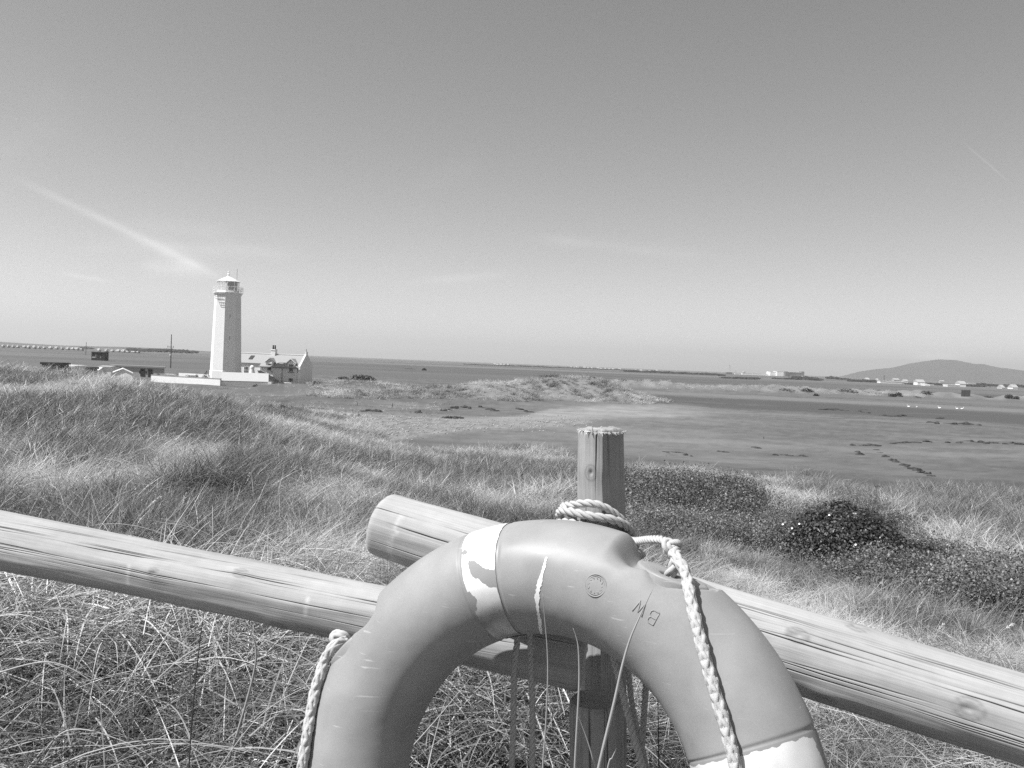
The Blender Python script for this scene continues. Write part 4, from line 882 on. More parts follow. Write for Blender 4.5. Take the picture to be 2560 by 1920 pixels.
for i, bd_ in enumerate(BANDS):
    ta = np.linspace(bd_ - 4.9, bd_ + 4.9, 60); pa = np.linspace(-175, 175, 160); A, B = np.meshgrid(ta, pa, indexing='ij')
    s = (A - bd_) / 4.9
    if i == 0: worn = .25 + .85 * np.exp(-((B - 87 + s * 10) / 7.5) ** 2) * sstep(.75, .2, s) + .35 * np.exp(-((B - 66) / 8) ** 2) * sstep(.2, .8, s) + .42 * np.exp(-((s - .9) / .3) ** 2) * sstep(95, 105, B) * sstep(128, 112, B) + .5 * np.exp(-((B - 172) / 6) ** 2) * sstep(.2, -.8, s)
    elif i == 3: worn = .12 + .6 * np.exp(-((B - 8) / 12) ** 2) + .5 * sstep(.7, 1, s)
    else: worn = .2 + 0 * s
    worn = worn + .45 * sstep(.93, 1, np.abs(s)); dirt = sstep(92, 140, B) * 1.0 + .2 if i == 0 else .45 + 0 * s
    me = grid_mesh('reflective_band', tor(np.radians(A), np.radians(B), ring_off(A, B) + .0009), attrs={'wv': tor(np.radians(A), np.radians(B)).reshape(-1, 3), 'worn': worn.ravel(), 'dirt': np.asarray(dirt + 0 * s).ravel()})
    o = link('reflective_band', me, M_band, buoy, smooth=True)
    if i == 0: o['label'] = 'white band with the middle flaked off at the upper left of the ring'
    if i == 3: o['label'] = 'white band at the lower right of the ring'
# long white dropping down the front of the ring
M_drop = pmat('dropping', .78, .9, .1, .05, 80)
path = [hit(*q) for q in ((1367,1393),(1360,1420),(1350,1455),(1343,1488),(1344,1515),(1350,1552),(1352,1575),(1356,1588))]; wd = [.0012,.002,.003,.0042,.0028,.0030,.0032,.0026]
tp_ = np.linspace(0, len(path) - 1, 60); pth = np.interp(tp_, range(len(path)), [q[0] for q in path]); pph = np.interp(tp_, range(len(path)), [q[1] + (2 * math.pi if q[1] < -1 else 0) for q in path]); pw = np.interp(tp_, range(len(path)), wd) * (1 + (rng.random(60) - .5) * .7)
G = np.stack([tor(pth + s * pw / .3, pph, ring_off(np.degrees(pth), np.degrees(pph)) + .0006) for s in (-1, -.4, .4, 1)], 1); link('dropping_streak', grid_mesh('dropping_streak', G), M_drop, buoy, smooth=True)
# moulded round mark and letters
def emboss_frame(px, py):
    th, ph = hit(px, py); p = tor(th, ph, float(ring_off(np.array([math.degrees(th)]), np.array([math.degrees(ph)]))[0])); return p, torn(th, ph)
p, n_ = emboss_frame(1488.6, 1463.5); nV = V(n_); t1 = nV.orthogonal().normalized(); t2 = nV.cross(t1); mk = MB()
for rad_, tr_ in ((.0142, .0009), (.0118, .0005)): mk.tube([V(p) + (t1 * math.cos(a) + t2 * math.sin(a)) * rad_ - nV * (rad_ ** 2 / .17 * .75 - .0002) for a in np.linspace(0, 2 * math.pi, 49)], tr_, 6, False)
for a in np.linspace(0, 2*math.pi, 12, endpoint=False): mk.tube([V(p) + (t1 * math.cos(a) + t2 * math.sin(a)) * .0085 - nV * .0001, V(p) + (t1 * math.cos(a + .25) + t2 * math.sin(a + .25)) * .0105 - nV * .0002], .0005, 5)
mk.build('moulded_mark', M_ring, buoy, smooth=True)
STROKE = {'B': [[(0,0),(0,1),(.42,1),(.56,.9),(.56,.65),(.42,.54),(0,.54)], [(.42,.54),(.62,.42),(.62,.14),(.46,0),(0,0)]], 'W': [[(0,1),(.2,0),(.42,.85),(.64,0),(.84,1)]]}
for chn, px, py in (('W', 1600, 1520), ('B', 1632, 1543)):
    p, n_ = emboss_frame(px, py); nV = V(n_); rd = V(ray(px - 33, py - 19) - ray(px, py)); rd = (rd - nV * rd.dot(nV)).normalized(); up = nV.cross(rd); b = MB(); sz = .0165
    for stp in STROKE[chn]:
        pts = []
        for (x0, y0), (x1, y1) in zip(stp[:-1], stp[1:]):
            for k in range(4): pts.append((x0 + (x1 - x0) * k / 4, y0 + (y1 - y0) * k / 4))
        pts.append(stp[-1]); q = []
        for x, y in pts:
            a_, c_ = (x - (.31 if chn == 'B' else .42)) * sz, (y - .5) * sz; w = V(p) + rd * a_ + up * c_; rel = np.array(w) - RC; th = math.atan2(rel @ rv, rel @ ru); ph = math.atan2(rel @ rn, math.hypot(rel @ ru, rel @ rv) - RM); q.append(V(tor(th, ph, float(ring_off(np.array([math.degrees(th)]), np.array([math.degrees(ph)]))[0]) + .0002)))
        b.tube(q, .00085, 6)
    b.build('moulded_letter', M_ring, buoy, smooth=True)
# lugs
def ropes_tw(mb, pts, rad, pitch=None, strands=3, step=.0035, n=6):
    pts = np.array(pts, float)
    if len(pts) > 2:                                                # smooth path
        t_ = np.linspace(0, len(pts) - 1, 40 * (len(pts) - 1)); i = np.clip(np.floor(t_).astype(int), 0, len(pts) - 2); u = (t_ - i)[:, None]
        e = np.concatenate([[2 * pts[0] - pts[1]], pts, [2 * pts[-1] - pts[-2]]]); a, b, c, d = e[i], e[i+1], e[i+2], e[i+3]
        pts = .5 * (2*b + (c-a)*u + (2*a-5*b+4*c-d)*u**2 + (3*b-a-3*c+d)*u**3)
    sl = np.concatenate([[0], np.cumsum(np.linalg.norm(np.diff(pts, axis=0), axis=1))]); L = sl[-1]; ns = max(6, int(L / step)); s = np.linspace(0, L, ns)
    P = np.stack([np.interp(s, sl, pts[:, k]) for k in range(3)], 1); T = np.gradient(P, axis=0); T /= np.linalg.norm(T, axis=1)[:, None]
    U = np.zeros_like(P); u = np.array([.3, .2, .9]); 
    for i in range(ns): u = u - T[i] * (u @ T[i]); u /= np.linalg.norm(u); U[i] = u
    W = np.cross(T, U); pitch = pitch or rad * 7
    if strands == 3:
        for k in range(3):
            a = 2 * math.pi * (s / pitch + k / 3); c = P + (U * np.cos(a)[:, None] + W * np.sin(a)[:, None]) * rad * .52; mb.tube(c, rad * .54, n)
    else:                                                           # eight strand plait
        mb.tube(P, rad * .80, 10)
        for k in range(8):
            sg = 1 if k < 4 else -1; a = sg * 2 * math.pi * s / pitch + 2 * math.pi * (k % 4) / 4 + (0 if sg > 0 else math.pi / 4)
            m_ = rad * (.60 + sg * .085 * np.cos(4 * 2 * math.pi * s / pitch + k * math.pi)); c = P + (U * np.cos(a)[:, None] + W * np.sin(a)[:, None]) * m_[:, None]; mb.tube(c, rad * .43, n)
    return mb
def rope_mat(name, v):
    m = pmat(name, v, .9, .15, .10, 90, .0006, 900); return m
M_rope = rope_mat('pale_rope', .45); M_rope2 = rope_mat('grey_rope', .40)
def knot(mb, c, size, rad, seed=0):
    g = random.Random(seed); rot = Matrix.Rotation(g.uniform(0, 6), 3, 'X') @ Matrix.Rotation(g.uniform(0, 6), 3, 'Y'); pts = []
    for a in np.linspace(0, 2 * math.pi, 60): v = Vector((math.sin(a) + 2 * math.sin(2*a), math.cos(a) - 2 * math.cos(2*a), -1.4 * math.sin(3*a))) * size / 3; pts.append(V(c) + rot @ v)
    return ropes_tw(mb, pts, rad, step=.003)
for i, L_ in enumerate(LUGS):
    t0 = math.radians(L_); sg_ = LSIGN[L_]; Pa, Pb, Pc = tor(t0 + math.radians(7.9), .20, -.023 if sg_ > 0 else -.003), tor(t0 - math.radians(7.9), .20, -.003 if sg_ > 0 else -.023), tor(t0, math.radians(54), .005)
    x = (Pa - Pb); hl = np.linalg.norm(x) / 2; x /= 2 * hl; mid = (Pa + Pb) / 2; y = Pc - mid; y -= x * (x @ y); hy = np.linalg.norm(y); y /= hy; z = np.cross(x, y)
    if z @ torn(t0, .6) < 0: z = -z
    out = []; k_n = 40; ro = (hl * hl + hy * hy) / (2 * hy); am = math.asin(min(1, hl / ro))
    for a in np.linspace(-am, am, 28): out.append((ro * math.sin(a), hy - ro + ro * math.cos(a)))
    for a in np.linspace(1, -1, 14)[1:-1]: out.append((hl * a, -.008 * (1 - abs(a) ** 3)))
    nO = len(out); hc = (0.0, hy * .50); hr_ = .0115; rings = []
    for inset, dz in ((0, -.022), (0, -.003), (.0010, -.0009), (.0032, 0)):
        rings.append([mid + x * (hc[0] + (ox - hc[0]) * (1 - inset / .03)) + y * (hc[1] + (oy - hc[1]) * (1 - inset / .03)) + z * dz for ox, oy in out])
    ang = [math.atan2(oy - hc[1], ox - hc[0]) for ox, oy in out]
    for r_, dz in ((hr_ + .004, 0), (hr_ + .0012, -.0008), (hr_, -.003), (hr_, -.022)): rings.append([mid + x * (hc[0] + r_ * math.cos(a)) + y * (hc[1] + r_ * math.sin(a)) + z * dz for a in ang])
    me = grid_mesh('rope_lug', np.array(rings), wrap_v=True); link('rope_lug', me, M_ring, buoy, smooth=True)
# grab lines
gl = MB(); pts = [tor(math.radians(a), math.radians(b), o) for a, b, o in ((67.5, 12, .004), (65.5, 30, .012), (62, 38, .010), (56.5, 58, .009), (50.2, 73, .009), (44, 83, .009), (37.1, 90, .009), (30, 94, .009), (24.9, 96, .009), (15, 97, .010), (2, 95, .012), (-10, 85, .012), (-20, 60, .012))]
ropes_tw(gl, pts, .0077, pitch=.075, strands=8, step=.003); knot(gl, tor(math.radians(68.3), math.radians(10), .008), .0095, .0068, 3)
ropes_tw(gl, [tor(math.radians(68), math.radians(5), .006), tor(math.radians(66), math.radians(24), .010), tor(math.radians(65), math.radians(33), .002), tor(math.radians(65), math.radians(38), -.03)], .0075, step=.003)
gl.build('grab_line', M_rope, buoy, smooth=True)['label'] = 'plaited grab line down the right side of the ring'
gl = MB(); pts = [tor(math.radians(a), math.radians(b), o) for a, b, o in ((155.5, 30, -.004), (157, 38, .008), (160.7, 40, .011), (164, 47, .010), (168.3, 53, .009), (177.7, 66, .009), (186, 69, .009), (196, 72, .010), (215, 70, .012), (240, 50, .012))]
ropes_tw(gl, pts, .0077, pitch=.075, strands=8, step=.003); knot(gl, tor(math.radians(156.6), math.radians(22), .007), .0105, .0072, 8)
gl.build('grab_line', M_rope, buoy, smooth=True)['label'] = 'plaited grab line down the left side of the ring'
# throwing rope: turns round the post and loose falls
tr = thing('throw_rope', at(1490, 2100, 1.4), 'twisted rope wound round the tall post with falls hanging inside the ring', 'rope')
b = MB(); c0 = at(1490, 1302, 1.60 * FK)
for k, (rad_, dz, tl, rr_) in enumerate(((.057, .006, .028, .0072), (.064, -.010, .030, .0078), (.070, -.027, .020, .0078), (.061, -.042, .016, .0078), (.080, -.036, .004, .0072))):
    pts = []
    for a in np.linspace(0, 2 * math.pi, 26): pts.append(c0 + np.array([rad_ * math.cos(a + k) * 1.05, rad_ * math.sin(a + k), dz + tl * (-math.sin(a + k)) - .018 * math.cos(a + k) + .004 * math.sin(3*a + k)]))
    ropes_tw(b, pts, rr_, step=.004)
b.build('coil', M_rope, tr, smooth=True)
b = MB(); ropes_tw(b, [at(1550, 1345, 1.42), at(1588, 1352, 1.34), at(1622, 1349, 1.25), at(1655, 1350, 1.19), at(1672, 1362, 1.165)], .0062, step=.004); b.build('tail', M_rope, tr, smooth=True)
for D, rad_, q, lab in ((1.25, .0050, [(1296,1560),(1294,1593),(1287,1661),(1284,1717),(1283,1818),(1279,1915),(1277,2050)], None), (1.25, .0050, [(1326,1560),(1326,1593),(1328,1682),(1331,1768),(1331,1850),(1330,1915),(1329,2050)], None),
    (1.26, .0056, [(1522,1590),(1532,1636),(1552,1717),(1568,1780),(1585,1844),(1606,1917),(1640,2050)], None), (1.28, .0050, [(1553,1590),(1568,1660),(1576,1730),(1585,1790),(1600,1850),(1618,1930),(1640,2040)], None), (1.31, .0052, [(1620,1590),(1618,1640),(1615,1710),(1611,1768),(1607,1844),(1603,1900),(1600,2050)], None)):
    b = MB(); ropes_tw(b, [at(x, y, D) for x, y in q], rad_, pitch=.03, step=.0035); b.build('fall', M_rope if D == 1.26 else M_rope2, tr, smooth=True)
# ------------------------------------------------------------------ vegetation
def blades(n, hl, tilt, bend, width, spread, segs, seed, wind=.35, z0=(0, 0), bright=(0, 1), kink=0.0):
    g = np.random.default_rng(seed); L = g.uniform(*hl, n); az = g.uniform(0, 2 * math.pi, n); wsel = g.random(n) < wind; az = np.where(wsel, g.normal(.25, .7, n), az)
    t0 = np.radians(g.uniform(*tilt, n)); be = np.radians(g.uniform(*bend, n)); w = g.uniform(*width, n); r = spread * np.sqrt(g.random(n)); ra_ = g.uniform(0, 6.283, n)
    p = np.stack([r * np.cos(ra_), r * np.sin(ra_), g.uniform(z0[0], z0[1] + 1e-6, n)], 1); V_ = []; h_ = np.stack([np.cos(az), np.sin(az), 0 * az], 1)
    tw = g.normal(0, .6, n); side = np.stack([-np.sin(az + tw), np.cos(az + tw), 0 * az], 1)
    side[:, 2] = g.normal(0, .35, n); side /= np.linalg.norm(side, axis=1)[:, None]
    for k in range(segs + 1):
        s = k / segs; ww = (w * (1 - s ** 2.2) * .5)[:, None]
        if k == segs: V_.append(p[:, None])
        else: V_.append(np.stack([p - side * ww, p + side * ww], 1))
        th = t0 + be * ((k + .5) / segs) ** 1.4; p = p + (h_ * np.sin(th)[:, None] + np.array([0, 0, 1.]) * np.cos(th)[:, None]) * (L / segs)[:, None]
    nv = 2 * segs + 1; VV = np.concatenate(V_, 1).reshape(-1, 3); base = (np.arange(n) * nv)[:, None]
    tri = []
    for k in range(segs - 1): a = 2 * k; tri += [(a, a+1, a+3), (a, a+3, a+2)]
    a = 2 * (segs - 1); tri.append((a, a+1, a+2)); tri = np.array(tri); f = (base[:, None, :] + tri[None]).reshape(-1, 3)
    return VV, f, np.repeat(g.uniform(bright[0], bright[1], n), nv)
def join(parts):
    o = 0; V_, F_, B_ = [], [], []
    for v, f, b in parts: V_.append(v); F_.append(f + o); B_.append(b); o += len(v)
    return np.concatenate(V_), np.concatenate(F_), np.concatenate(B_)
M_grass = blade_mat('marram_blade', .035, .55, .38, .5, .22, 1.35)
M_tangle = blade_mat('dry_marram_blade', .014, .60, .36, .45, .12, 1.6)
def src(coll, name, parts, mat, smooth=False):
    v, f, b = join(parts); me = raw_mesh(name, v, f, {'bt': b}); me.materials.append(mat); o = bpy.data.objects.new(name, me); coll.objects.link(o); return o
c_near = bpy.data.collections.new('grass_near'); c_far = bpy.data.collections.new('grass_far'); c_cov = bpy.data.collections.new('cover'); c_st = bpy.data.collections.new('stones')
for i in range(4): src(c_near, 'a%02d' % i, [blades(46, (.35, .72), (10, 52), (15, 75), (.003, .0055), .09, 6, 100 + i, .45, bright=(.0, .62))], M_grass)
for i in range(4, 8): src(c_near, 'a%02d' % i, [blades(40, (.45, .85), (15, 62), (45, 125), (.003, .005), .10, 7, 100 + i, .3, bright=(.1, 1))], M_grass)
for i in range(8, 11): src(c_near, 'a%02d' % i, [blades(34, (.25, .6), (60, 96), (-10, 30), (.003, .005), .22, 4, 100 + i, .2, z0=(.02, .28), bright=(.35, 1))], M_grass)
c_tan = bpy.data.collections.new('grass_tangle')
for i in range(4): src(c_tan, 't%02d' % i, [blades(46, (.35, .72), (12, 60), (60, 150), (.003, .0052), .11, 9, 400 + i, .15, bright=(.0, .85))], M_tangle)
for i in range(4, 8): src(c_tan, 't%02d' % i, [blades(40, (.3, .6), (50, 95), (5, 80), (.0028, .0052), .24, 7, 400 + i, .1, z0=(.05, .45), bright=(.15, .95))], M_tangle)
for i in range(8, 10): src(c_tan, 't%02d' % i, [blades(30, (.45, .85), (3, 30), (0, 40), (.003, .0055), .08, 5, 400 + i, .1, bright=(.0, .5))], M_tangle)
for i in range(5): src(c_far, 'b%02d' % i, [blades(30, (.35, .75), (15, 62), (20, 85), (.006, .011), .16, 4, 200 + i, .55, bright=(.1, .8))], M_grass)
for i in range(5, 7): src(c_far, 'b%02d' % i, [blades(28, (.3, .65), (35, 80), (20, 70), (.007, .012), .2, 3, 200 + i, .5, bright=(.35, 1))], M_grass)
M_cov = blade_mat('small_leaf', .07, .33, .42, .4, .2, 1.4)
for i in range(4):
    g = np.random.default_rng(300 + i); n = 110; p = g.normal(size=(n, 3)) * np.array([.10, .10, .05]); p[:, 2] = np.abs(p[:, 2]) + .10 * g.random(n)
    nn = g.normal(size=(n, 3)) * .6 + np.array([0, 0, .9]); nn /= np.linalg.norm(nn, axis=1)[:, None]; t1 = np.cross(nn, g.normal(size=(n, 3))); t1 /= np.linalg.norm(t1, axis=1)[:, None]; t2 = np.cross(nn, t1); s = (.0065 + .009 * g.random(n))[:, None]
    v = np.stack([p - t1 * s, p + t2 * s * .6, p + t1 * s, p - t2 * s * .6], 1).reshape(-1, 3); me = raw_mesh('c%02d' % i, v, np.arange(4*n).reshape(-1, 4), {'bt': np.repeat(g.random(n), 4)}); me.materials.append(M_cov); o = bpy.data.objects.new('c%02d' % i, me); c_cov.objects.link(o)
M_stone = blade_mat('stone', .12, .5, .9, .2, 0.0)
for i in range(4):
    m_ = MB(); m_.blob((0, 0, .3), 1, .75, .45, 8, 5, .35, i * 9); me = raw_mesh('s%02d' % i, m_.v, np.array(m_.f), {'bt': np.full(len(m_.v), .2 + .2 * i)}); me.materials.append(M_stone); c_st.objects.link(bpy.data.objects.new('s%02d' % i, me))
def instancer(name, P, rot, scl, tone, idx, coll, label, smooth=False):
    me = bpy.data.meshes.new(name); me.vertices.add(len(P)); me.vertices.foreach_set('co', np.asarray(P, np.float32).ravel())
    for n_, ty, a, key in (('rot', 'FLOAT_VECTOR', rot, 'vector'), ('scl', 'FLOAT', scl, 'value'), ('tone', 'FLOAT', tone, 'value'), ('idx', 'INT', idx, 'value')):
        at_ = me.attributes.new(n_, ty, 'POINT'); at_.data.foreach_set(key, np.asarray(a, np.int32 if ty == 'INT' else np.float32).ravel())
    o = bpy.data.objects.new(name, me); C.objects.link(o); t = bpy.data.node_groups.new(name, 'GeometryNodeTree')
    t.interface.new_socket('Geometry', in_out='INPUT', socket_type='NodeSocketGeometry'); t.interface.new_socket('Geometry', in_out='OUTPUT', socket_type='NodeSocketGeometry')
    gi, go, ip, ci = N(t, 'NodeGroupInput'), N(t, 'NodeGroupOutput'), N(t, 'GeometryNodeInstanceOnPoints'), N(t, 'GeometryNodeCollectionInfo')
    ci.inputs['Collection'].default_value = coll; ci.inputs['Separate Children'].default_value = True; ci.inputs['Reset Children'].default_value = True; ip.inputs['Pick Instance'].default_value = True
    def na(n_, ty): a = N(t, 'GeometryNodeInputNamedAttribute', data_type=ty); a.inputs['Name'].default_value = n_; return a.outputs['Attribute']
    er = N(t, 'FunctionNodeEulerToRotation'); L_ = t.links.new; L_(na('rot', 'FLOAT_VECTOR'), er.inputs[0]); L_(er.outputs[0], ip.inputs['Rotation']); L_(na('scl', 'FLOAT'), ip.inputs['Scale']); L_(na('idx', 'INT'), ip.inputs['Instance Index'])
    L_(gi.outputs[0], ip.inputs['Points']); L_(ci.outputs[0], ip.inputs['Instance']); L_(ip.outputs[0], go.inputs[0])
    md = o.modifiers.new('scatter', 'NODES'); md.node_group = t; return tag(o, label, None, None, 'stuff')
def scatter(n, d0, d1, b0=-40, b1=40, seed=1):
    g = np.random.default_rng(seed); d = np.sqrt(g.uniform(d0 * d0, d1 * d1, n)); b = np.radians(g.uniform(b0, b1, n)); x, y = np.sin(b) * d, np.cos(b) * d; return x, y, H(x, y), g
COVER = [[(1540,1232),(1700,1225),(1850,1235),(1930,1262),(1900,1285),(1980,1300),(2100,1262),(2200,1275),(2310,1385),(2400,1392),(2560,1432),(2900,1500),(2900,1640),(2560,1562),(2387,1545),(2227,1512),(2158,1475),(2020,1420),(1800,1380),(1600,1370),(1500,1330)]]
GAP = [(1900,1235),(2000,1250),(2010,1290),(1930,1300),(1860,1290)]
def zones(x, y, z):
    px, py = proj(np.stack([x, y, z], -1)); px = np.nan_to_num(px, nan=-9e3); py = np.nan_to_num(py, nan=-9e3); d = np.hypot(x, y)
    px = px + (fbm(x * .9, y * .9, o=3) - .5) * 90; py = py + (fbm(x * .9 + 9, y * .9, o=3) - .5) * 40
    cov = in_poly(px, py, COVER[0]) & (d > 4) & (d < 45); return px, py, cov
def patch(x, y): return fbm(x * .8 + 3, y * .5 + 8, o=3)          # dry, pale patches
x, y, z, g = scatter(3600, 2.3, 4.8, -44, 44, 1); px, py, cov = zones(x, y, z); n = len(x); u = g.random(n); lump = fbm(x * 1.5, y * 1.5 + 4, o=2)
idx = np.where(u < .52, g.integers(0, 4, n), g.integers(4, 8, n))
x2, y2, z2, g2 = scatter(1300, .45, 1.9, -100, 100, 77); n2 = len(x2)   # unseen short grass below the frame, added to dim bounce onto the ring
instancer('unseen_grass', np.stack([x2, y2, z2 - .02], 1), np.stack([g2.normal(0, .15, n2), g2.normal(0, .15, n2), g2.uniform(0, 6.28, n2)], 1), g2.uniform(.35, .6, n2), .45 + g2.normal(0, .1, n2), g2.integers(0, 8, n2), c_tan, 'unseen short marram added under the lifebuoy to dim bounced light')
instancer('marram_grass', np.stack([x, y, z - .02], 1), np.stack([g.normal(0, .15, n), g.normal(0, .15, n), g.uniform(0, 6.28, n)], 1), g.uniform(.75, 1.15, n) * (.7 + .55 * lump) * (1 - .42 * sstep(.0, .22, x / y)), .54 + .95 * (lump - .5) + g.normal(0, .08, n), idx, c_tan, 'coarse tangled marram blades at the foot of the fence')
GP, GR, GS, GT, GI = [], [], [], [], []
for n, d0, d1, sc, kinds, sd in ((3600, 4.6, 8, (.8, 1.15), 'near', 2), (7500, 8, 17, (.8, 1.2), 'near', 3)):
    x, y, z, g = scatter(n, d0, d1, -44, 44, sd); px, py, cov = zones(x, y, z); keep = ~cov | (g.random(n) < .05); keep &= z > .9
    dry = sstep(.47, .62, patch(x, y)); u = g.random(n); right = sstep(.05, .25, x / y)
    idx = np.where(u < .38 - .34 * dry, g.integers(0, 4, n), np.where(u < .74 - .32 * dry, g.integers(4, 8, n), g.integers(8, 11, n)))
    hs = (.70 + .6 * fbm(x * .8, y * .8 + 20, o=2)) * (1 - .35 * right) * (1 - .15 * dry)
    tone_ = .29 + .58 * dry + .14 * right + g.normal(0, .08, n)
    GP.append(np.stack([x, y, z - .02], 1)[keep]); GR.append(np.stack([g.normal(0, .15, n), g.normal(0, .15, n), (fbm(x * .45 + 60, y * .45, o=2) - .5) * 6 + g.uniform(-.7, .7, n)], 1)[keep]); GS.append((g.uniform(*sc, n) * hs)[keep]); GT.append(tone_[keep]); GI.append(idx[keep])
instancer('marram_grass', np.concatenate(GP), np.concatenate(GR), np.concatenate(GS), np.concatenate(GT), np.concatenate(GI), c_near, 'long marram grass in pale and dark patches over the near dune')
GP, GR, GS, GT, GI = [], [], [], [], []
def far_lot(n, d0, d1, b0, b1, sc, sd, mask, tone0, hvar=True):
    x, y, z, g = scatter(n, d0, d1, b0, b1, sd); px, py, cov = zones(x, y, z); keep = mask(x, y, z) & ~cov; dry = sstep(.48, .64, fbm(x * .22 + 3, y * .16 + 8, o=3)); cl = fbm(x * .5, y * .5 + 70, o=3)
    if hvar: keep &= g.random(n) < sstep(.18, .5, cl) + .15
    idx = np.where(g.random(n) < .55 - .4 * dry, g.integers(0, 5, n), g.integers(5, 7, n)); s = g.uniform(*sc, n) * (.6 + .8 * cl)
    GP.append(np.stack([x, y, z - .03], 1)[keep]); GR.append(np.stack([g.normal(0, .12, n), g.normal(0, .12, n), g.uniform(-1, 1, n)], 1)[keep]); GS.append(s[keep]); GT.append((tone0 + .40 * dry + g.normal(0, .08, n))[keep]); GI.append(idx[keep])
far_lot(15000, 16, 42, -42, 42, (.8, 1.2), 11, lambda x, y, z: z > np.where(x > 4, 1.0 + .9 * sstep(24, 38, np.hypot(x, y)), .75), .37)
far_lot(16000, 42, 98, -42, 30, (.9, 1.5), 12, lambda x, y, z: (z > np.where(x > 4, 1.5, .8)) & ((x < 4) | (fbm(x * .4, y * .4, o=3) > .55)), .38)
far_lot(14000, 95, 185, -14, 12, (.9, 1.7), 13, lambda x, y, z: z > .75, .62)
far_lot(9000, 95, 240, -42, -4, (.5, 1.0), 14, lambda x, y, z: (z > .25) & ~((x < lc[0] + 32) & (x > -95) & (y > 155) & (y < 200)), .40)
far_lot(11000, 238, 330, -2, 40, (1.0, 2.0), 15, lambda x, y, z: z > .7, .58)
far_lot(7000, 98, 185, -14, 12, (1.1, 2.1), 16, lambda x, y, z: (z > .75) & (fbm(x * .3 + 5, y * .3 + 2, o=3) > .50), -.15)
instancer('dune_grass', np.concatenate(GP), np.concatenate(GR), np.concatenate(GS), np.concatenate(GT), np.concatenate(GI), c_far, 'shorter wind-combed grass on the far dunes and sand spit')
x, y, z, g = scatter(60000, 5, 45, 3, 42, 21); px, py, cov = zones(x, y, z); keep = cov & ~in_poly(px, py, GAP) & ~in_poly(px, py, [(1985,1390),(2000,1330),(2040,1300),(2110,1285),(2180,1300),(2240,1350),(2260,1395),(2180,1395)]); keep &= g.random(len(x)) < np.clip(.35 + 6 / np.hypot(x, y), 0, 1)
up = in_poly(px, py, [(1500,1190),(1950,1190),(1950,1300),(1500,1300)])
x, y, z, up = x[keep], y[keep], z[keep], up[keep]; n = len(x); hum = fbm(x * .7, y * .7, o=3); tall = np.where(up, .16, .05)
instancer('ground_cover', np.stack([x, y, z + np.random.default_rng(3).random(n) * (.06 + .22 * sstep(.4, .7, hum) + tall)], 1), np.stack([g.normal(0, .3, n), g.normal(0, .3, n), g.uniform(0, 6.28, n)], 1), g.uniform(.9, 1.6, n) * np.where(up, 1.5, 1), .42 + .5 * (hum - .5) + g.normal(0, .12, n) - np.where(up, .06, 0), g.integers(0, 4, n), c_cov, 'low creeping leafy scrub right of the lifebuoy')
x, y, z, g = scatter(26000, 50, 125, -22, 8, 31); px, py, _ = zones(x, y, z); keep = in_poly(px, py, SHINGLE) & (z < 1.2); keep &= g.random(len(x)) < .5; x, y, z = x[keep], y[keep], z[keep]; n = len(x)
instancer('shingle', np.stack([x, y, z], 1), np.stack([0 * x, 0 * x, g.uniform(0, 6.28, n)], 1), .03 + .09 * g.random(n) ** 3, .4 + .3 * g.random(n), g.integers(0, 4, n), c_st, 'loose stones along the strand below the turf edge')

# rose bush with white flowers
bp = at(2112, 1396, 11.5); bz = float(bp[2])
rb_ = thing('rose_bush', (bp[0], bp[1], bz), 'dark rounded rose bush with a few white flowers on the slope to the right', 'bush')
link('foliage', leaf_mesh('foliage', (bp[0] - .02, bp[1], bz - .06), .97, .8, .96, 18000, .025, 5, .55), M_shrub, rb_)
link('foliage', leaf_mesh('foliage', (bp[0] + .60, bp[1] - .3, bz - .08), .74, .6, .60, 7000, .025, 6, .5), M_shrub, rb_)
link('foliage', leaf_mesh('foliage', (bp[0] - .62, bp[1] - .1, bz - .1), .48, .5, .46, 5000, .025, 9, .5), M_shrub, rb_)
s_ = MB(); gq = random.Random(2)
for k in range(30):
    a = gq.uniform(0, 6.28); r_ = gq.uniform(.2, .75); s_.tube([(bp[0] + .1*math.cos(a), bp[1] + .1*math.sin(a), bz - .1), (bp[0] + r_*.6*math.cos(a), bp[1] + r_*.6*math.sin(a), bz + .35), (bp[0] + r_*math.cos(a), bp[1] + r_*math.sin(a), bz + .66 - r_*.5)], [.012, .008, .003], 4)
s_.build('stem', M_bark, rb_)
M_petal = pmat('petal', .85, .7, .2)
for (px, py), dd in zip(((1957,1311),(1980,1321),(1998,1310),(2073,1288),(2139,1362)), (10.95, 10.8, 10.85, 10.8, 10.6)):
    c = at(px, py, dd); f = MB(); nV = (V(EYE) - V(c)).normalized() + Vector((-.2, 0, .5)); nV.normalize(); t1 = nV.orthogonal().normalized(); t2 = nV.cross(t1); b0 = gq.uniform(0, 6)
    for k in range(5):
        a = b0 + k * 1.2566; d = t1 * math.cos(a) + t2 * math.sin(a); s1 = nV.cross(d); r_ = .015
        f.add([V(c), V(c) + d * r_ * .6 - s1 * r_ * .45 + nV * .006, V(c) + d * r_ + nV * .010, V(c) + d * r_ * .6 + s1 * r_ * .45 + nV * .006], [(0, 1, 2, 3)])
    f.build('flower', M_petal, rb_)
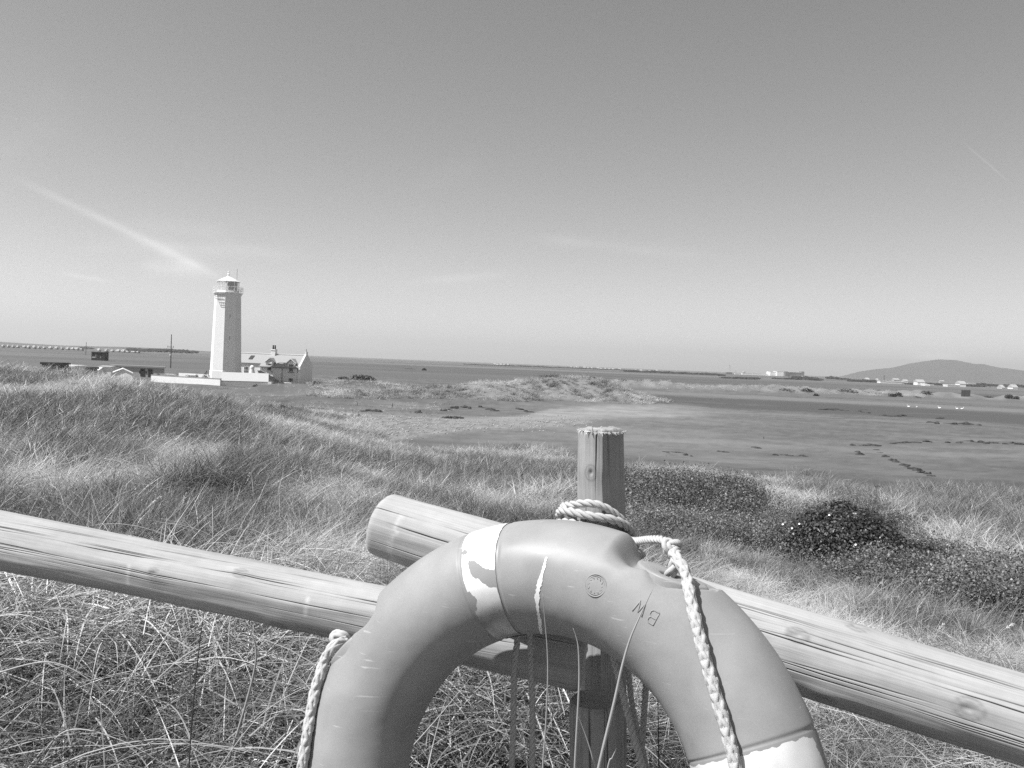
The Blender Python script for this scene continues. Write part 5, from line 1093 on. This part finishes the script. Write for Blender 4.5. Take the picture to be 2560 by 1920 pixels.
# scrub on the far dunes
for px, py, w, h, lab in ((2017,979,38,9,'dark scrub bush on the far dune band, near its left end'),(2040,990,16,7,'small dark scrub bush just below the scrub near the left end of the far dunes'),(2120,980,60,8,'long low scrub bush in the middle of the far dune band'),(2195,986,80,5,'low spreading scrub between the long bush and the close pair'),(2229,992,22,9,'dark bush, left of a close pair on the far dunes'),(2246,993,22,12,'dark bush, right of a close pair on the far dunes'),(2315,985,30,8,'dark bush halfway between the close pair and the boards'),(2292,995,28,5,'low bush on the seaward foot of the far dunes'),(2470,994,34,5,'low scrub just right of the dark boards'),(2523,993,22,8,'dark bush near the right end of the far dunes'),(2541,996,15,6,'rightmost dark bush on the far dunes'),(1965,977,44,7,'flat dark scrub at the left end of the far dunes'),
    (905,951,74,16,'broad dark scrub patch on the plain right of the cottage'),(858,949,34,9,'smaller scrub patch left of the broad dark one'),(1060,926,13,6,'small dark bush far out on the plain'),(1022,923,40,3,'flat dark scrub left of the small far bush'),(1380,941,62,5,'dark scrub behind the crest of the dune spit'),(1480,945,22,5,'dark bush just right of the dune spit crest'),(1555,951,26,4,'small dark scrub right of the spit, below the far trees')):
    scrub(px, py, w, h, lab)
# single stalks before and beside the ring
M_stalk = pmat('dry_stalk', .34, .6, .3, .08, 40); M_stalkd = pmat('dark_stalk', .06, .6, .3)
def stalk(pts, D, w, label, mat=M_stalk, name='grass_stalk'):
    P = [V(at(x, y, D)) for x, y in pts]; t_ = np.linspace(0, len(P) - 1, 24); Q = []
    for u in t_:
        i = min(int(u), len(P) - 2); e = [P[max(i-1, 0)], P[i], P[i+1], P[min(i+2, len(P)-1)]]; f = u - i
        Q.append(.5 * (2*e[1] + (e[2]-e[0])*f + (2*e[0]-5*e[1]+4*e[2]-e[3])*f*f + (3*e[1]-e[0]-3*e[2]+e[3])*f**3))
    rad = [max(.0002, w * D / F * (1 - .85 * (k / 23) ** 2) / 2) for k in range(24)]
    return tag(MB().tube(Q, rad, 5).build(name, mat, smooth=True), label, 'grass stalk', 'single grass stalks')
stalk([(1352,2080),(1357,1917),(1364,1818),(1369,1705),(1368,1624),(1361,1540),(1357,1484)], .86, 5, 'thin stalk rising beside the white streak on the ring')
stalk([(1432,2080),(1437,1917),(1445,1768),(1448,1690),(1446,1624),(1441,1595),(1433,1571)], .90, 6.5, 'stalk with a bent tip inside the ring, before the short post')
stalk([(1530,2080),(1487,1915),(1468,1850),(1446,1791)], .91, 5, 'short slanting stalk crossing the short post')
stalk([(1470,2060),(1497,1917),(1535,1758),(1555,1667),(1575,1598),(1600,1540),(1633,1470)], .86, 9, 'broad blade slanting up over the letters on the ring')
stalk([(1490,2080),(1520,1917),(1530,1895),(1541,1871)], .92, 5, 'short blade tip low before the short post')
stalk([(1646,2060),(1647,1917),(1646,1830),(1645,1735)], 1.5, 4, 'dark upright stem behind the right inner edge of the ring', M_stalkd)
def seed_stalk(pts, D, hd, label):
    o = stalk(pts, D, 2.2, label, M_stalk, 'seed_stalk'); o['group'] = 'seed stalks'; a, b = V(at(*pts[-2], D)), V(at(*pts[-1], D)); m_ = MB(); g = random.Random(int(pts[0][0]))
    for k in range(70):
        f = g.random(); c = a + (b - a) * f; d = (b - a).normalized() + Vector((g.uniform(-.5, .5), g.uniform(-.5, .5), g.uniform(-.3, .5))); d = d.normalized() * .022; sd = Vector((g.uniform(-1, 1), g.uniform(-1, 1), g.uniform(-1, 1))).normalized() * .0028
        m_.add([c - sd, c + sd, c + d], [(0, 1, 2)])
    m_.tube([a, (a + b) / 2, b], [.002, hd, .001], 6); m_.build('seed_head', pmat('straw', .55, .8, .2), o); return o
seed_stalk([(318,1340),(342,1298),(368,1270),(399,1243)], 4.2, .006, 'pale leaning seed head above the left rail')
seed_stalk([(448,1290),(454,1267),(464,1237)], 4.6, .005, 'short upright seed head right of the leaning one')
seed_stalk([(2490,1600),(2504,1579),(2516,1570),(2531,1562)], 4.8, .005, 'bright seed head at the right, above the thick rail')
seed_stalk([(2340,1590),(2346,1573),(2358,1562)], 5.0, .004, 'small seed head left of the bright one at the right')
seed_stalk([(2290,1550),(2293,1532),(2297,1518)], 5.2, .004, 'tiny upright seed head above the thick rail')
for pts, D, w, lab in (([(-30,1690),(120,1655),(230,1705),(300,1790)], 2.4, 4.5, 'arching stalk at the left edge below the rail'), ([(60,1960),(160,1830),(300,1850),(440,1930)], 2.2, 5, 'low arching stalk at the bottom left'), ([(520,1960),(640,1800),(760,1720),(850,1702)], 2.0, 3.5, 'pale stalk reaching towards the left grab line'),
    ([(240,1540),(300,1470),(262,1440)], 5, 3, 'thin hooked stalk under the left rail'), ([(470,1960),(480,1800),(500,1600),(520,1480)], 2.1, 4, 'dark upright stem at the lower left'), ([(560,1940),(640,1650),(600,1545)], 2.3, 7, 'broad pale blade below the left rail'), ([(1000,1900),(1090,1800),(1180,1690)], 1.9, 4, 'stalk slanting up inside the left of the ring'),
    ([(1700,1960),(1880,1800),(2020,1740)], 2.3, 4, 'stalk slanting behind the right arm of the ring')):
    stalk(pts, D, w, lab, M_stalkd if 'dark' in lab else M_stalk)

# ------------------------------------------------------------------ air
hz = MB(); hz.box(-14500, 14500, -14500, 14500, -5, 330); ho = hz.build('haze', None); ho['kind'] = 'stuff'; ho['label'] = 'thin pale haze over the whole plain'
hm = bpy.data.materials.new('haze'); hm.use_nodes = True; t = hm.node_tree; t.nodes.remove(t.nodes['Principled BSDF']); pv = N(t, 'ShaderNodeVolumePrincipled'); pv.inputs['Color'].default_value = (.95, .95, .95, 1); pv.inputs['Density'].default_value = 1.3e-4; pv.inputs['Anisotropy'].default_value = .2
t.links.new(pv.outputs[0], t.nodes['Material Output'].inputs['Volume']); ho.data.materials.append(hm)
